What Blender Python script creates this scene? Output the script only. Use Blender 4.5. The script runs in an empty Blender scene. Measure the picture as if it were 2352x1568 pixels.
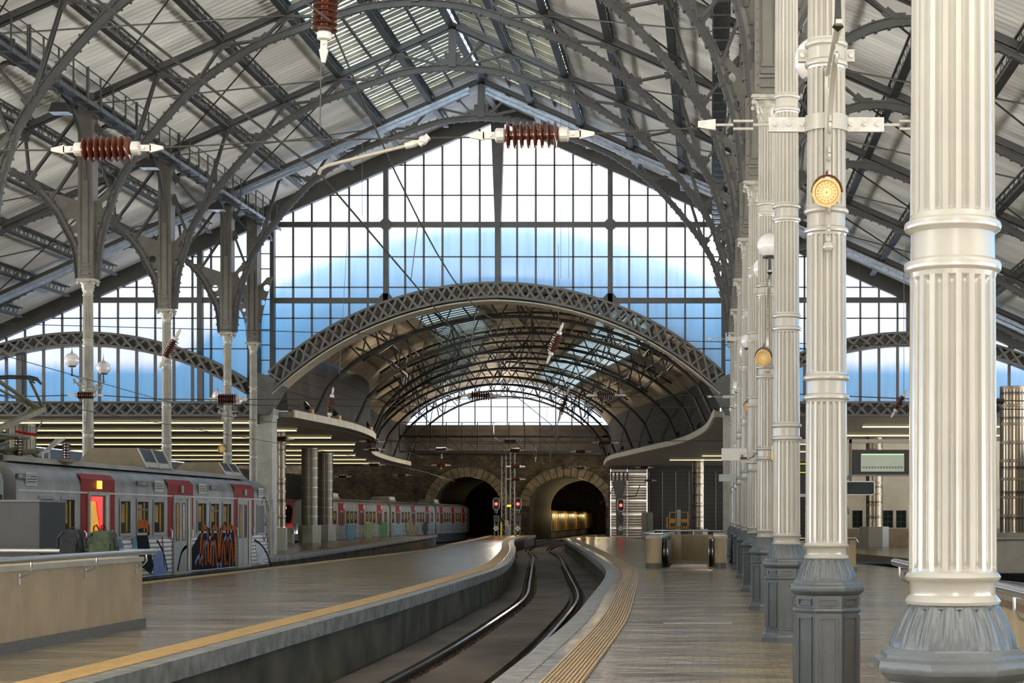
import bpy, bmesh, math, random
from mathutils import Vector, Matrix
random.seed(7)
PI = math.pi
F = 3906.0                      # focal length in pixels of the 2352 px wide frame
PX, PY, EYE = 1631.0, 1187.0, 1.7
COL = bpy.context.scene.collection

def at(px, py, Y):              # a point measured in the photograph, at depth Y
    return Vector(((px-PX)*Y/F, Y, EYE-(py-PY)*Y/F))

# ------------------------------------------------------------------ materials
def srgb(c):
    out = []
    for v in c:
        v = v/255.0
        out.append(v/12.92 if v <= .04045 else ((v+.055)/1.055)**2.4)
    return tuple(out)

MATS = {}
def M(name, rgb=(128,128,128), rough=.6, metal=0.0, var=.15, scale=3.0, bump=0.0, bscale=20.0,
      stretch=(1,1,1), emit=None, estr=1.0, spec=.5, rgb2=None, detail=4.0, coat=0.0):
    if name in MATS: return MATS[name]
    m = bpy.data.materials.new(name); m.use_nodes = True
    nt = m.node_tree; nd = nt.nodes; lk = nt.links
    b = nd['Principled BSDF']
    b.inputs['Roughness'].default_value = rough
    b.inputs['Metallic'].default_value = metal
    b.inputs['Specular IOR Level'].default_value = spec
    if coat: b.inputs['Coat Weight'].default_value = coat; b.inputs['Coat Roughness'].default_value = .15
    c = srgb(rgb)
    tc = nd.new('ShaderNodeTexCoord'); mp = nd.new('ShaderNodeMapping')
    mp.inputs['Scale'].default_value = stretch
    lk.new(tc.outputs['Object'], mp.inputs['Vector'])
    if var > 0 or rgb2:
        n = nd.new('ShaderNodeTexNoise'); n.inputs['Scale'].default_value = scale; n.inputs['Detail'].default_value = detail
        lk.new(mp.outputs['Vector'], n.inputs['Vector'])
        r = nd.new('ShaderNodeValToRGB')
        if rgb2:
            a, z = c, srgb(rgb2)
        else:
            a = tuple(v*(1-var*1.6) for v in c); z = tuple(min(1, v*(1+var)) for v in c)
        r.color_ramp.elements[0].position = .3; r.color_ramp.elements[1].position = .7
        r.color_ramp.elements[0].color = (*a, 1); r.color_ramp.elements[1].color = (*z, 1)
        lk.new(n.outputs['Fac'], r.inputs['Fac'])
        lk.new(r.outputs['Color'], b.inputs['Base Color'])
    else:
        b.inputs['Base Color'].default_value = (*c, 1)
    if bump > 0:
        n2 = nd.new('ShaderNodeTexNoise'); n2.inputs['Scale'].default_value = bscale; n2.inputs['Detail'].default_value = 5
        lk.new(mp.outputs['Vector'], n2.inputs['Vector'])
        bp = nd.new('ShaderNodeBump'); bp.inputs['Strength'].default_value = bump; bp.inputs['Distance'].default_value = .02
        lk.new(n2.outputs['Fac'], bp.inputs['Height']); lk.new(bp.outputs['Normal'], b.inputs['Normal'])
    if emit:
        b.inputs['Emission Color'].default_value = (*srgb(emit), 1); b.inputs['Emission Strength'].default_value = estr
    MATS[name] = m
    return m

def mat_translucent(name, col, clear=0.0, dirt=.12, scale=1.2):
    m = bpy.data.materials.new(name); m.use_nodes = True
    nt = m.node_tree; nd = nt.nodes; lk = nt.links
    nd.remove(nd['Principled BSDF'])
    out = nd['Material Output']
    tr = nd.new('ShaderNodeBsdfTranslucent'); gl = nd.new('ShaderNodeBsdfGlossy'); mx = nd.new('ShaderNodeMixShader')
    tc = nd.new('ShaderNodeTexCoord'); mp = nd.new('ShaderNodeMapping'); mp.inputs['Scale'].default_value = (3, 1, .35)
    n = nd.new('ShaderNodeTexNoise'); n.inputs['Scale'].default_value = scale; n.inputs['Detail'].default_value = 6
    lk.new(tc.outputs['Object'], mp.inputs['Vector']); lk.new(mp.outputs['Vector'], n.inputs['Vector'])
    r = nd.new('ShaderNodeValToRGB')
    r.color_ramp.elements[0].position = .25; r.color_ramp.elements[1].position = .55
    r.color_ramp.elements[0].color = (*[v*(1-dirt) for v in col], 1); r.color_ramp.elements[1].color = (*col, 1)
    lk.new(n.outputs['Fac'], r.inputs['Fac']); lk.new(r.outputs['Color'], tr.inputs['Color'])
    gl.inputs['Roughness'].default_value = .35; mx.inputs['Fac'].default_value = .05
    lk.new(tr.outputs[0], mx.inputs[1]); lk.new(gl.outputs[0], mx.inputs[2]); lk.new(mx.outputs[0], out.inputs['Surface'])
    MATS[name] = m
    return m

# ------------------------------------------------------------------ mesh builder
class MB:
    def __init__(s): s.v = []; s.f = []; s.mi = []; s.cur = 0
    def add(s, vs, fs):
        o = len(s.v); s.v.extend([tuple(x) for x in vs])
        for f in fs: s.f.append(tuple(i+o for i in f)); s.mi.append(s.cur)
        return s
    def box(s, x0, x1, y0, y1, z0, z1):
        vs = [(x0,y0,z0),(x1,y0,z0),(x1,y1,z0),(x0,y1,z0),(x0,y0,z1),(x1,y0,z1),(x1,y1,z1),(x0,y1,z1)]
        return s.add(vs, [(0,3,2,1),(4,5,6,7),(0,1,5,4),(1,2,6,5),(2,3,7,6),(3,0,4,7)])
    def bar(s, p, q, w, h, up=(0,0,1)):
        p = Vector(p); q = Vector(q); d = (q-p)
        if d.length < 1e-6: return s
        d.normalize(); u = Vector(up)
        if abs(d.dot(u)) > .98: u = Vector((0,1,0)) if abs(d.y) < .9 else Vector((1,0,0))
        a = d.cross(u).normalized(); b = a.cross(d).normalized()
        a *= w/2; b *= h/2
        vs = [p-a-b, p+a-b, p+a+b, p-a+b, q-a-b, q+a-b, q+a+b, q-a+b]
        return s.add(vs, [(0,1,2,3),(7,6,5,4),(4,5,1,0),(5,6,2,1),(6,7,3,2),(7,4,0,3)])
    def tube(s, pts, r, n=8, cap=True, closed=False):
        pts = [Vector(p) for p in pts]; m = len(pts)
        rs = r if isinstance(r, (list, tuple)) else [r]*m
        vs = []; prev = None
        for i, p in enumerate(pts):
            if closed: d = pts[(i+1) % m]-pts[i-1]
            else: d = pts[min(i+1, m-1)]-pts[max(i-1, 0)]
            d.normalize()
            if prev is None:
                u = Vector((0,0,1)) if abs(d.z) < .9 else Vector((1,0,0))
                a = d.cross(u).normalized()
            else:
                a = (prev - d*prev.dot(d)).normalized()
            prev = a; b = d.cross(a)
            for k in range(n):
                t = 2*PI*k/n; vs.append(p+(a*math.cos(t)+b*math.sin(t))*rs[i])
        fs = []
        for i in range(m if closed else m-1):
            j = (i+1) % m
            for k in range(n):
                k2 = (k+1) % n
                fs.append((i*n+k, i*n+k2, j*n+k2, j*n+k))
        if cap and not closed:
            fs.append(tuple(range(n))[::-1]); fs.append(tuple((m-1)*n+k for k in range(n)))
        return s.add(vs, fs)
    def lathe(s, prof, n=24, c=(0,0,0), rot=0.0, mat=None, cap=True):
        vs = []; m = len(prof)
        for (r, z) in prof:
            for k in range(n):
                t = 2*PI*k/n+rot; p = Vector((r*math.cos(t), r*math.sin(t), z))
                if mat: p = mat @ p
                vs.append(p+Vector(c))
        fs = []
        for i in range(m-1):
            for k in range(n):
                k2 = (k+1) % n; fs.append((i*n+k, i*n+k2, (i+1)*n+k2, (i+1)*n+k))
        if cap:
            fs.append(tuple(range(n))[::-1]); fs.append(tuple((m-1)*n+k for k in range(n)))
        return s.add(vs, fs)
    def sphere(s, c, r, n=24, m=12, sq=(1,1,1)):
        prof = [(max(1e-4, r*math.sin(PI*i/m)), -r*math.cos(PI*i/m)) for i in range(m+1)]
        return s.lathe(prof, n, c, mat=Matrix.Diagonal(sq))
    def prism(s, poly, ax, a, b):
        """poly: 2-D outline, extruded along axis ax ('x','y','z') from a to b"""
        def mk(u, v, w): return {'x': (w,u,v), 'y': (u,w,v), 'z': (u,v,w)}[ax]
        n = len(poly)
        vs = [mk(u, v, a) for u, v in poly]+[mk(u, v, b) for u, v in poly]
        fs = [tuple(range(n)), tuple(range(2*n-1, n-1, -1))]
        for i in range(n):
            j = (i+1) % n; fs.append((i, i+n, j+n, j))
        return s.add(vs, fs)
    def grid(s, rows, flip=False):
        n = len(rows[0]); vs = [p for r in rows for p in r]; fs = []
        for i in range(len(rows)-1):
            for k in range(n-1):
                f = (i*n+k, i*n+k+1, (i+1)*n+k+1, (i+1)*n+k)
                fs.append(f[::-1] if flip else f)
        return s.add(vs, fs)
    def sweep(s, pts, w, h, up=(0,1,0)):
        """rectangular section (w across up, h along up) swept along points"""
        pts = [Vector(p) for p in pts]; u = Vector(up); vs = []; m = len(pts)
        for i, p in enumerate(pts):
            d = (pts[min(i+1, m-1)]-pts[max(i-1, 0)]).normalized()
            a = d.cross(u).normalized()
            vs += [p-a*w/2-u*h/2, p+a*w/2-u*h/2, p+a*w/2+u*h/2, p-a*w/2+u*h/2]
        fs = [(3,2,1,0), (4*m-4, 4*m-3, 4*m-2, 4*m-1)]
        for i in range(m-1):
            for k in range(4):
                k2 = (k+1) % 4; fs.append((4*i+k, 4*i+k2, 4*i+4+k2, 4*i+4+k))
        return s.add(vs, fs)
    def shift(s, d):
        s.v = [(a+d[0], b+d[1], c+d[2]) for a, b, c in s.v]; return s
    def mesh(s, name, mats, smooth=None):
        me = bpy.data.meshes.new(name); me.from_pydata(s.v, [], s.f)
        for m in (mats if isinstance(mats, (list, tuple)) else [mats]): me.materials.append(m)
        if any(s.mi): me.polygons.foreach_set('material_index', s.mi)
        bm = bmesh.new(); bm.from_mesh(me); bmesh.ops.recalc_face_normals(bm, faces=bm.faces[:]); bm.to_mesh(me); bm.free()
        if smooth:
            me.polygons.foreach_set('use_smooth', [True]*len(me.polygons)); me.set_sharp_from_angle(angle=math.radians(smooth))
        me.update(); return me
    def build(s, name, mats, parent=None, smooth=None):
        o = bpy.data.objects.new(name, s.mesh(name, mats, smooth)); COL.objects.link(o)
        if parent: o.parent = parent
        return o

def plate(name, outer, holes, mat, thick=0.0, parent=None, axis='y', pos=0.0):
    """flat sheet with true holes, drawn in (u,v); axis y -> (u,pos,v)"""
    cu = bpy.data.curves.new(name, 'CURVE'); cu.dimensions = '2D'; cu.fill_mode = 'BOTH' if thick else 'FRONT'; cu.extrude = thick/2
    for loop in [outer]+list(holes):
        sp = cu.splines.new('POLY'); sp.points.add(len(loop)-1); sp.use_cyclic_u = True
        for p, (u, v) in zip(sp.points, loop): p.co = (u, v, 0, 1)
    tmp = bpy.data.objects.new(name+'_tmp', cu)
    me = bpy.data.meshes.new_from_object(tmp)
    bpy.data.objects.remove(tmp); bpy.data.curves.remove(cu)
    if thick == 0:
        bm = bmesh.new(); bm.from_mesh(me); bmesh.ops.remove_doubles(bm, verts=bm.verts[:], dist=1e-5); bm.to_mesh(me); bm.free()
    for v in me.vertices:
        u, w, t = v.co
        v.co = {'y': (u, pos-t, w), 'x': (pos+t, u, w), 'z': (u, w, pos+t)}[axis]
    me.materials.clear(); me.materials.append(mat); me.name = name
    o = bpy.data.objects.new(name, me); COL.objects.link(o)
    if parent: o.parent = parent
    return o

def text_mesh(name, txt, size, mat, parent=None, loc=(0,0,0), rot=(PI/2,0,0), ext=.004, xs=1.0):
    cu = bpy.data.curves.new(name, 'FONT'); cu.body = txt; cu.size = size; cu.extrude = ext
    cu.align_x = 'CENTER'; cu.align_y = 'CENTER'
    tmp = bpy.data.objects.new(name+'_t', cu); me = bpy.data.meshes.new_from_object(tmp)
    bpy.data.objects.remove(tmp); bpy.data.curves.remove(cu)
    me.materials.clear(); me.materials.append(mat); me.name = name
    o = bpy.data.objects.new(name, me); COL.objects.link(o)
    o.location = loc; o.rotation_euler = rot; o.scale = (xs, 1, 1)
    if parent: o.parent = parent
    return o

def tag(o, label=None, cat=None, group=None, kind=None):
    if label: o['label'] = label
    if cat: o['category'] = cat
    if group: o['group'] = group
    if kind: o['kind'] = kind
    return o
def empty(name, loc, label=None, cat=None, group=None, rotz=0):
    o = bpy.data.objects.new(name, None); COL.objects.link(o); o.location = loc; o.rotation_euler = (0,0,rotz)
    o.empty_display_size = .2
    return tag(o, label, cat, group)
def struct(o, label=None):
    o['kind'] = 'structure'
    if label: o['label'] = label
    return o
def dup(root, loc=None, rotz=None, label=None, group=None):
    def cp(o, par):
        c = o.copy(); COL.objects.link(c)
        if par: c.parent = par
        for ch in list(o.children): cp(ch, c)
        return c
    kids = None
    r = cp(root, None)
    if loc is not None: r.location = loc
    if rotz is not None: r.rotation_euler = (0,0,rotz)
    if label: r['label'] = label
    if group: r['group'] = group
    return r
def cr(knots, x):               # smooth interpolation through (x, y) knots
    if x <= knots[0][0]: return knots[0][1]
    if x >= knots[-1][0]: return knots[-1][1]
    for i in range(len(knots)-1):
        if knots[i][0] <= x <= knots[i+1][0]:
            x0, y0 = knots[i]; x1, y1 = knots[i+1]
            xm, ym = knots[i-1] if i > 0 else (x0-(x1-x0), y0-(y1-y0))
            xp, yp = knots[i+2] if i+2 < len(knots) else (x1+(x1-x0), y1+(y1-y0))
            m0 = (y1-ym)/(x1-xm); m1 = (yp-y0)/(xp-x0); h = x1-x0; t = (x-x0)/h
            return (2*t**3-3*t*t+1)*y0+(t**3-2*t*t+t)*h*m0+(-2*t**3+3*t*t)*y1+(t**3-t*t)*h*m1
def crpath(pts, n):             # Catmull-Rom through points
    out = []; k = len(pts)
    P = [Vector(p) for p in pts]
    for i in range(k-1):
        p0 = P[max(i-1, 0)]; p1 = P[i]; p2 = P[i+1]; p3 = P[min(i+2, k-1)]
        for j in range(n):
            t = j/n
            out.append(.5*((2*p1)+(p2-p0)*t+(2*p0-5*p1+4*p2-p3)*t*t+(3*p1-p0-3*p2+p3)*t**3))
    out.append(P[-1]); return out
ORD = ['zeroth','nearest','second','third','fourth','fifth','sixth','seventh','eighth','ninth','tenth','eleventh','twelfth','thirteenth','fourteenth']

# ------------------------------------------------------------------ layout
XC = -9.6                        # hall axis
XR, XL = 1.05, -20.25            # the two column rows
def colY(n): return 75.4 if n == 10 else 8*n-.64
YG = 77.2                        # gable plane
SLOPE, RIDGE = .445, 20.45
def roofz(x): return RIDGE-SLOPE*abs(x-XC)
# light and exposure
WORLD, SUN, EXPO, LOW_BOOST, UP = 1.0, 1.75, 0.65, 14.5, 620
SIDE, BACK, BLUE = (2.3,2.25,2.15), (.5,.47,.43), (.22,.88,1.72)
# ------------------------------------------------------------------ palette
IRON = M('dark grey painted iron', (60,60,57), .48, 0, .18, 1.5, .1, 30)
IRON2 = M('warm grey painted iron', (90,87,79), .45, 0, .15, 2, .12, 25)
CREAM = M('cream gloss paint', (158,154,144), .2, 0, .05, 2.2, .06, 14, coat=.4)
PED = M('slate grey gloss paint', (84,88,90), .32, 0, .12, 3, .15, 30)
CAPM = M('stone coloured capital paint', (150,147,135), .4, 0, .2, 9, .3, 40)
ROOFM = M('grey corrugated sheet', (222,220,214), .4, .12, .16, .5, .04, 8, stretch=(.5,2.2,.5))
STEEL = M('brushed steel', (190,190,188), .25, .9, .05, 4)
GALV = M('pale galvanised metal', (176,173,165), .5, .3, .12, 14, .1, 30)
BROWN = M('brown glazed porcelain', (78,38,24), .12, 0, .15, 8)
BLACK = M('black', (22,22,22), .5, 0, .2, 3)
WIRE = M('dark wire', (60,57,50), .5, .4, 0)
CONC = M('concrete', (128,118,100), .75, 0, .22, 1.1, .25, 9, detail=8)
GLASSG = mat_translucent('frosted gable glass', (.9,.9,.92))
GLASSR = mat_translucent('roof light glazing', (.85,.86,.8))
TAN = M('tan stone panel', (176,154,120), .5, 0, .12, 2.2, .12, 22, stretch=(1,1,.5))
PLINTH = M('speckled dark granite', (96,92,84), .4, 0, .35, 60)
GRANITE = M('speckled granite', (150,146,132), .45, 0, .3, 70)
OPAL = M('opal glass', (206,202,200), .12, 0, .03, 2, coat=.5)
SPK = M('ochre speaker paint', (198,158,88), .4, 0, .1, 6)

def floor_mat(name, a, b):
    m = bpy.data.materials.new(name); m.use_nodes = True; nt = m.node_tree; nd = nt.nodes; lk = nt.links
    p = nd['Principled BSDF']; p.inputs['Specular IOR Level'].default_value = .32
    tc = nd.new('ShaderNodeTexCoord')
    br = nd.new('ShaderNodeTexBrick'); br.inputs['Scale'].default_value = 2.5; br.inputs['Mortar Size'].default_value = .012
    br.inputs['Color1'].default_value = (*srgb(a), 1); br.inputs['Color2'].default_value = (*srgb(b), 1)
    br.inputs['Mortar'].default_value = (*srgb([v*.6 for v in a]), 1)
    lk.new(tc.outputs['Object'], br.inputs['Vector'])
    n = nd.new('ShaderNodeTexNoise'); n.inputs['Scale'].default_value = 1.3; n.inputs['Detail'].default_value = 8
    mp = nd.new('ShaderNodeMapping'); mp.inputs['Scale'].default_value = (.35,1,1)
    lk.new(tc.outputs['Object'], mp.inputs['Vector']); lk.new(mp.outputs['Vector'], n.inputs['Vector'])
    mx = nd.new('ShaderNodeMix'); mx.data_type = 'RGBA'; mx.blend_type = 'MULTIPLY'; mx.inputs['Factor'].default_value = .7
    rp = nd.new('ShaderNodeValToRGB'); rp.color_ramp.elements[0].position = .3; rp.color_ramp.elements[1].position = .65
    rp.color_ramp.elements[0].color = (.42,.42,.46,1); rp.color_ramp.elements[1].color = (1.12,1.1,1.05,1)
    lk.new(n.outputs['Fac'], rp.inputs['Fac'])
    lk.new(br.outputs['Color'], mx.inputs['A']); lk.new(rp.outputs['Color'], mx.inputs['B'])
    lk.new(mx.outputs['Result'], p.inputs['Base Color'])
    # polished but uneven: long shallow undulation across the platform and fine grain
    n1 = nd.new('ShaderNodeTexNoise'); n1.inputs['Scale'].default_value = 1.0; n1.inputs['Detail'].default_value = 4
    mp1 = nd.new('ShaderNodeMapping'); mp1.inputs['Scale'].default_value = (.35,.6,1)
    lk.new(tc.outputs['Object'], mp1.inputs['Vector']); lk.new(mp1.outputs['Vector'], n1.inputs['Vector'])
    n2 = nd.new('ShaderNodeTexNoise'); n2.inputs['Scale'].default_value = 22; n2.inputs['Detail'].default_value = 3
    lk.new(tc.outputs['Object'], n2.inputs['Vector'])
    n3 = nd.new('ShaderNodeTexNoise'); n3.inputs['Scale'].default_value = 5; n3.inputs['Detail'].default_value = 4
    mp3 = nd.new('ShaderNodeMapping'); mp3.inputs['Scale'].default_value = (.3,1,1); lk.new(tc.outputs['Object'], mp3.inputs['Vector']); lk.new(mp3.outputs['Vector'], n3.inputs['Vector'])
    b3 = nd.new('ShaderNodeBump'); b3.inputs['Strength'].default_value = .9; b3.inputs['Distance'].default_value = .03; lk.new(n3.outputs['Fac'], b3.inputs['Height'])
    b1 = nd.new('ShaderNodeBump'); lk.new(b3.outputs['Normal'], b1.inputs['Normal']); b1.inputs['Strength'].default_value = .8; b1.inputs['Distance'].default_value = .14
    b2 = nd.new('ShaderNodeBump'); b2.inputs['Strength'].default_value = .2; b2.inputs['Distance'].default_value = .003
    lk.new(n1.outputs['Fac'], b1.inputs['Height']); lk.new(n2.outputs['Fac'], b2.inputs['Height'])
    lk.new(b1.outputs['Normal'], b2.inputs['Normal']); lk.new(b2.outputs['Normal'], p.inputs['Normal'])
    rr = nd.new('ShaderNodeMapRange'); rr.inputs['To Min'].default_value = .08; rr.inputs['To Max'].default_value = .3
    lk.new(n.outputs['Fac'], rr.inputs['Value']); lk.new(rr.outputs['Result'], p.inputs['Roughness'])
    MATS[name] = m; return m
FLOOR = floor_mat('polished stone paving', (168,150,118), (150,134,108))

def brick_mat(name, a, b, mortar, scale, bump=.6):
    m = bpy.data.materials.new(name); m.use_nodes = True; nt = m.node_tree; nd = nt.nodes; lk = nt.links
    p = nd['Principled BSDF']; p.inputs['Roughness'].default_value = .8
    tc = nd.new('ShaderNodeTexCoord'); mp = nd.new('ShaderNodeMapping'); mp.inputs['Rotation'].default_value = (PI/2,0,0)
    lk.new(tc.outputs['Object'], mp.inputs['Vector'])
    br = nd.new('ShaderNodeTexBrick'); br.inputs['Scale'].default_value = scale; br.inputs['Mortar Size'].default_value = .03
    br.inputs['Color1'].default_value = (*srgb(a), 1); br.inputs['Color2'].default_value = (*srgb(b), 1); br.inputs['Mortar'].default_value = (*srgb(mortar), 1)
    lk.new(mp.outputs['Vector'], br.inputs['Vector'])
    n = nd.new('ShaderNodeTexNoise'); n.inputs['Scale'].default_value = .6; n.inputs['Detail'].default_value = 8
    lk.new(tc.outputs['Object'], n.inputs['Vector'])
    rp = nd.new('ShaderNodeValToRGB'); rp.color_ramp.elements[0].position = .35; rp.color_ramp.elements[1].position = .65
    rp.color_ramp.elements[0].color = (.35,.33,.3,1); rp.color_ramp.elements[1].color = (1.1,1.05,1,1)
    lk.new(n.outputs['Fac'], rp.inputs['Fac'])
    mx = nd.new('ShaderNodeMix'); mx.data_type = 'RGBA'; mx.blend_type = 'MULTIPLY'; mx.inputs['Factor'].default_value = 1
    lk.new(br.outputs['Color'], mx.inputs['A']); lk.new(rp.outputs['Color'], mx.inputs['B']); lk.new(mx.outputs['Result'], p.inputs['Base Color'])
    bp = nd.new('ShaderNodeBump'); bp.inputs['Strength'].default_value = bump; bp.inputs['Distance'].default_value = .05
    lk.new(br.outputs['Fac'], bp.inputs['Height']); bp.invert = True; lk.new(bp.outputs['Normal'], p.inputs['Normal'])
    MATS[name] = m; return m
STONEW = brick_mat('weathered tunnel stone', (128,112,84), (92,80,60), (52,46,36), 1.3)

def stripe_mat(name, a, b, axis, freq, rough=.5, metal=0.0, duty=.5, bump=.5, var=.2):
    """narrow parallel boards or ribs across one object axis"""
    m = bpy.data.materials.new(name); m.use_nodes = True; nt = m.node_tree; nd = nt.nodes; lk = nt.links
    p = nd['Principled BSDF']; p.inputs['Roughness'].default_value = rough; p.inputs['Metallic'].default_value = metal
    tc = nd.new('ShaderNodeTexCoord'); sx = nd.new('ShaderNodeSeparateXYZ'); lk.new(tc.outputs['Object'], sx.inputs[0])
    mu = nd.new('ShaderNodeMath'); mu.operation = 'MULTIPLY'; mu.inputs[1].default_value = freq; lk.new(sx.outputs['XYZ'.index(axis)], mu.inputs[0])
    fr = nd.new('ShaderNodeMath'); fr.operation = 'FRACT'; lk.new(mu.outputs[0], fr.inputs[0])
    rp = nd.new('ShaderNodeValToRGB'); e = rp.color_ramp.elements
    e[0].position = max(.01, duty-.08); e[0].color = (*srgb(a), 1); e[1].position = min(.99, duty+.04); e[1].color = (*srgb(b), 1)
    lk.new(fr.outputs[0], rp.inputs['Fac'])
    n = nd.new('ShaderNodeTexNoise'); n.inputs['Scale'].default_value = 1.2; n.inputs['Detail'].default_value = 6; lk.new(tc.outputs['Object'], n.inputs['Vector'])
    mr = nd.new('ShaderNodeMapRange'); mr.inputs['To Min'].default_value = 1-var*2; mr.inputs['To Max'].default_value = 1+var; lk.new(n.outputs['Fac'], mr.inputs['Value'])
    mx = nd.new('ShaderNodeMix'); mx.data_type = 'RGBA'; mx.blend_type = 'MULTIPLY'; mx.inputs['Factor'].default_value = 1
    lk.new(rp.outputs['Color'], mx.inputs['A']); lk.new(mr.outputs['Result'], mx.inputs['B']); lk.new(mx.outputs['Result'], p.inputs['Base Color'])
    bp = nd.new('ShaderNodeBump'); bp.inputs['Strength'].default_value = bump; bp.inputs['Distance'].default_value = .03; bp.invert = True
    lk.new(rp.outputs['Color'], bp.inputs['Height']); lk.new(bp.outputs['Normal'], p.inputs['Normal'])
    MATS[name] = m; return m
CLAD = stripe_mat('dark boarded cladding', (50,44,36), (20,17,14), 'Z', 1.6, .85, 0, .9)
CLADV = stripe_mat('dark panel wall', (46,42,37), (20,18,16), 'Z', 2.4, .4, 0, .85)
SOFFIT = stripe_mat('boarded soffit', (116,108,92), (70,64,54), 'Y', 1.1, .55, 0, .93)
SOFFIT2 = stripe_mat('grey boarded soffit', (128,120,104), (58,52,44), 'Y', .9, .5, 0, .88)
VAULTM = stripe_mat('warm boarded vault lining', (176,158,132), (92,80,66), 'Y', 1.0, .6, 0, .93, .4, .35)
TRIBSM = stripe_mat('ribbed stainless side', (150,148,146), (62,60,60), 'Z', 8.0, .35, .5, .72, 1.0, .2)
PANELM = stripe_mat('ribbed bare metal panel', (196,184,166), (70,62,54), 'Z', 4.0, .35, .5, .72, .8, .3)
SMET = stripe_mat('polished column cladding', (150,138,118), (62,56,46), 'Z', 1.15, .22, .55, .9, .3, .15)
# ------------------------------------------------------------------ iron columns
PERIOD = 1.5
def shaft_r(z): return .187-(z-1.3)*.0046
def fluted(mb, z0, z1):
    n = 20; q = 10; dep = .017; end = .045
    zs = [(z0,0),(z0+end*.25,.6),(z0+end*.6,.9),(z0+end,1),(z1-end,1),(z1-end*.6,.9),(z1-end*.25,.6),(z1,0)]
    rows = []
    for z, d in zs:
        R = shaft_r(z)+.004; row = []
        for k in range(n*q+1):
            a = 2*PI*k/(n*q); u = (k % q)/q*2-1
            w = .6
            g = math.sqrt(max(0, 1-(u/w)**2))*dep*1.25 if abs(u) < w*(.35+.65*d if d < 1 else 1) and d > 0 else 0
            r = R-g*min(1, d*1.2)
            row.append((r*math.cos(a), r*math.sin(a), z))
        rows.append(row)
    mb.grid(rows)
def band(mb, z):                  # ring, plain drum, ring
    R = shaft_r(z); t = .025
    mb.lathe([(R-.01,z-.06),(R+.004,z-.05),(R+.008,z-.03),(R+.026,z-.018),(R+.03,z),(R+.026,z+.016),(R+.008,z+.026),(R+.002,z+.03),
              (R,z+.14),(R+.006,z+.146),(R+.026,z+.158),(R+.03,z+.172),(R+.026,z+.188),(R+.008,z+.2),(R+.004,z+.222),(R-.01,z+.23)], 40, cap=False)
def oct_ring(mb, prof):           # octagonal mouldings, flat faces square to the axes
    k = 1/math.cos(PI/8)
    mb.lathe([(r*k, z) for r, z in prof], 8, rot=PI/8)
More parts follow.
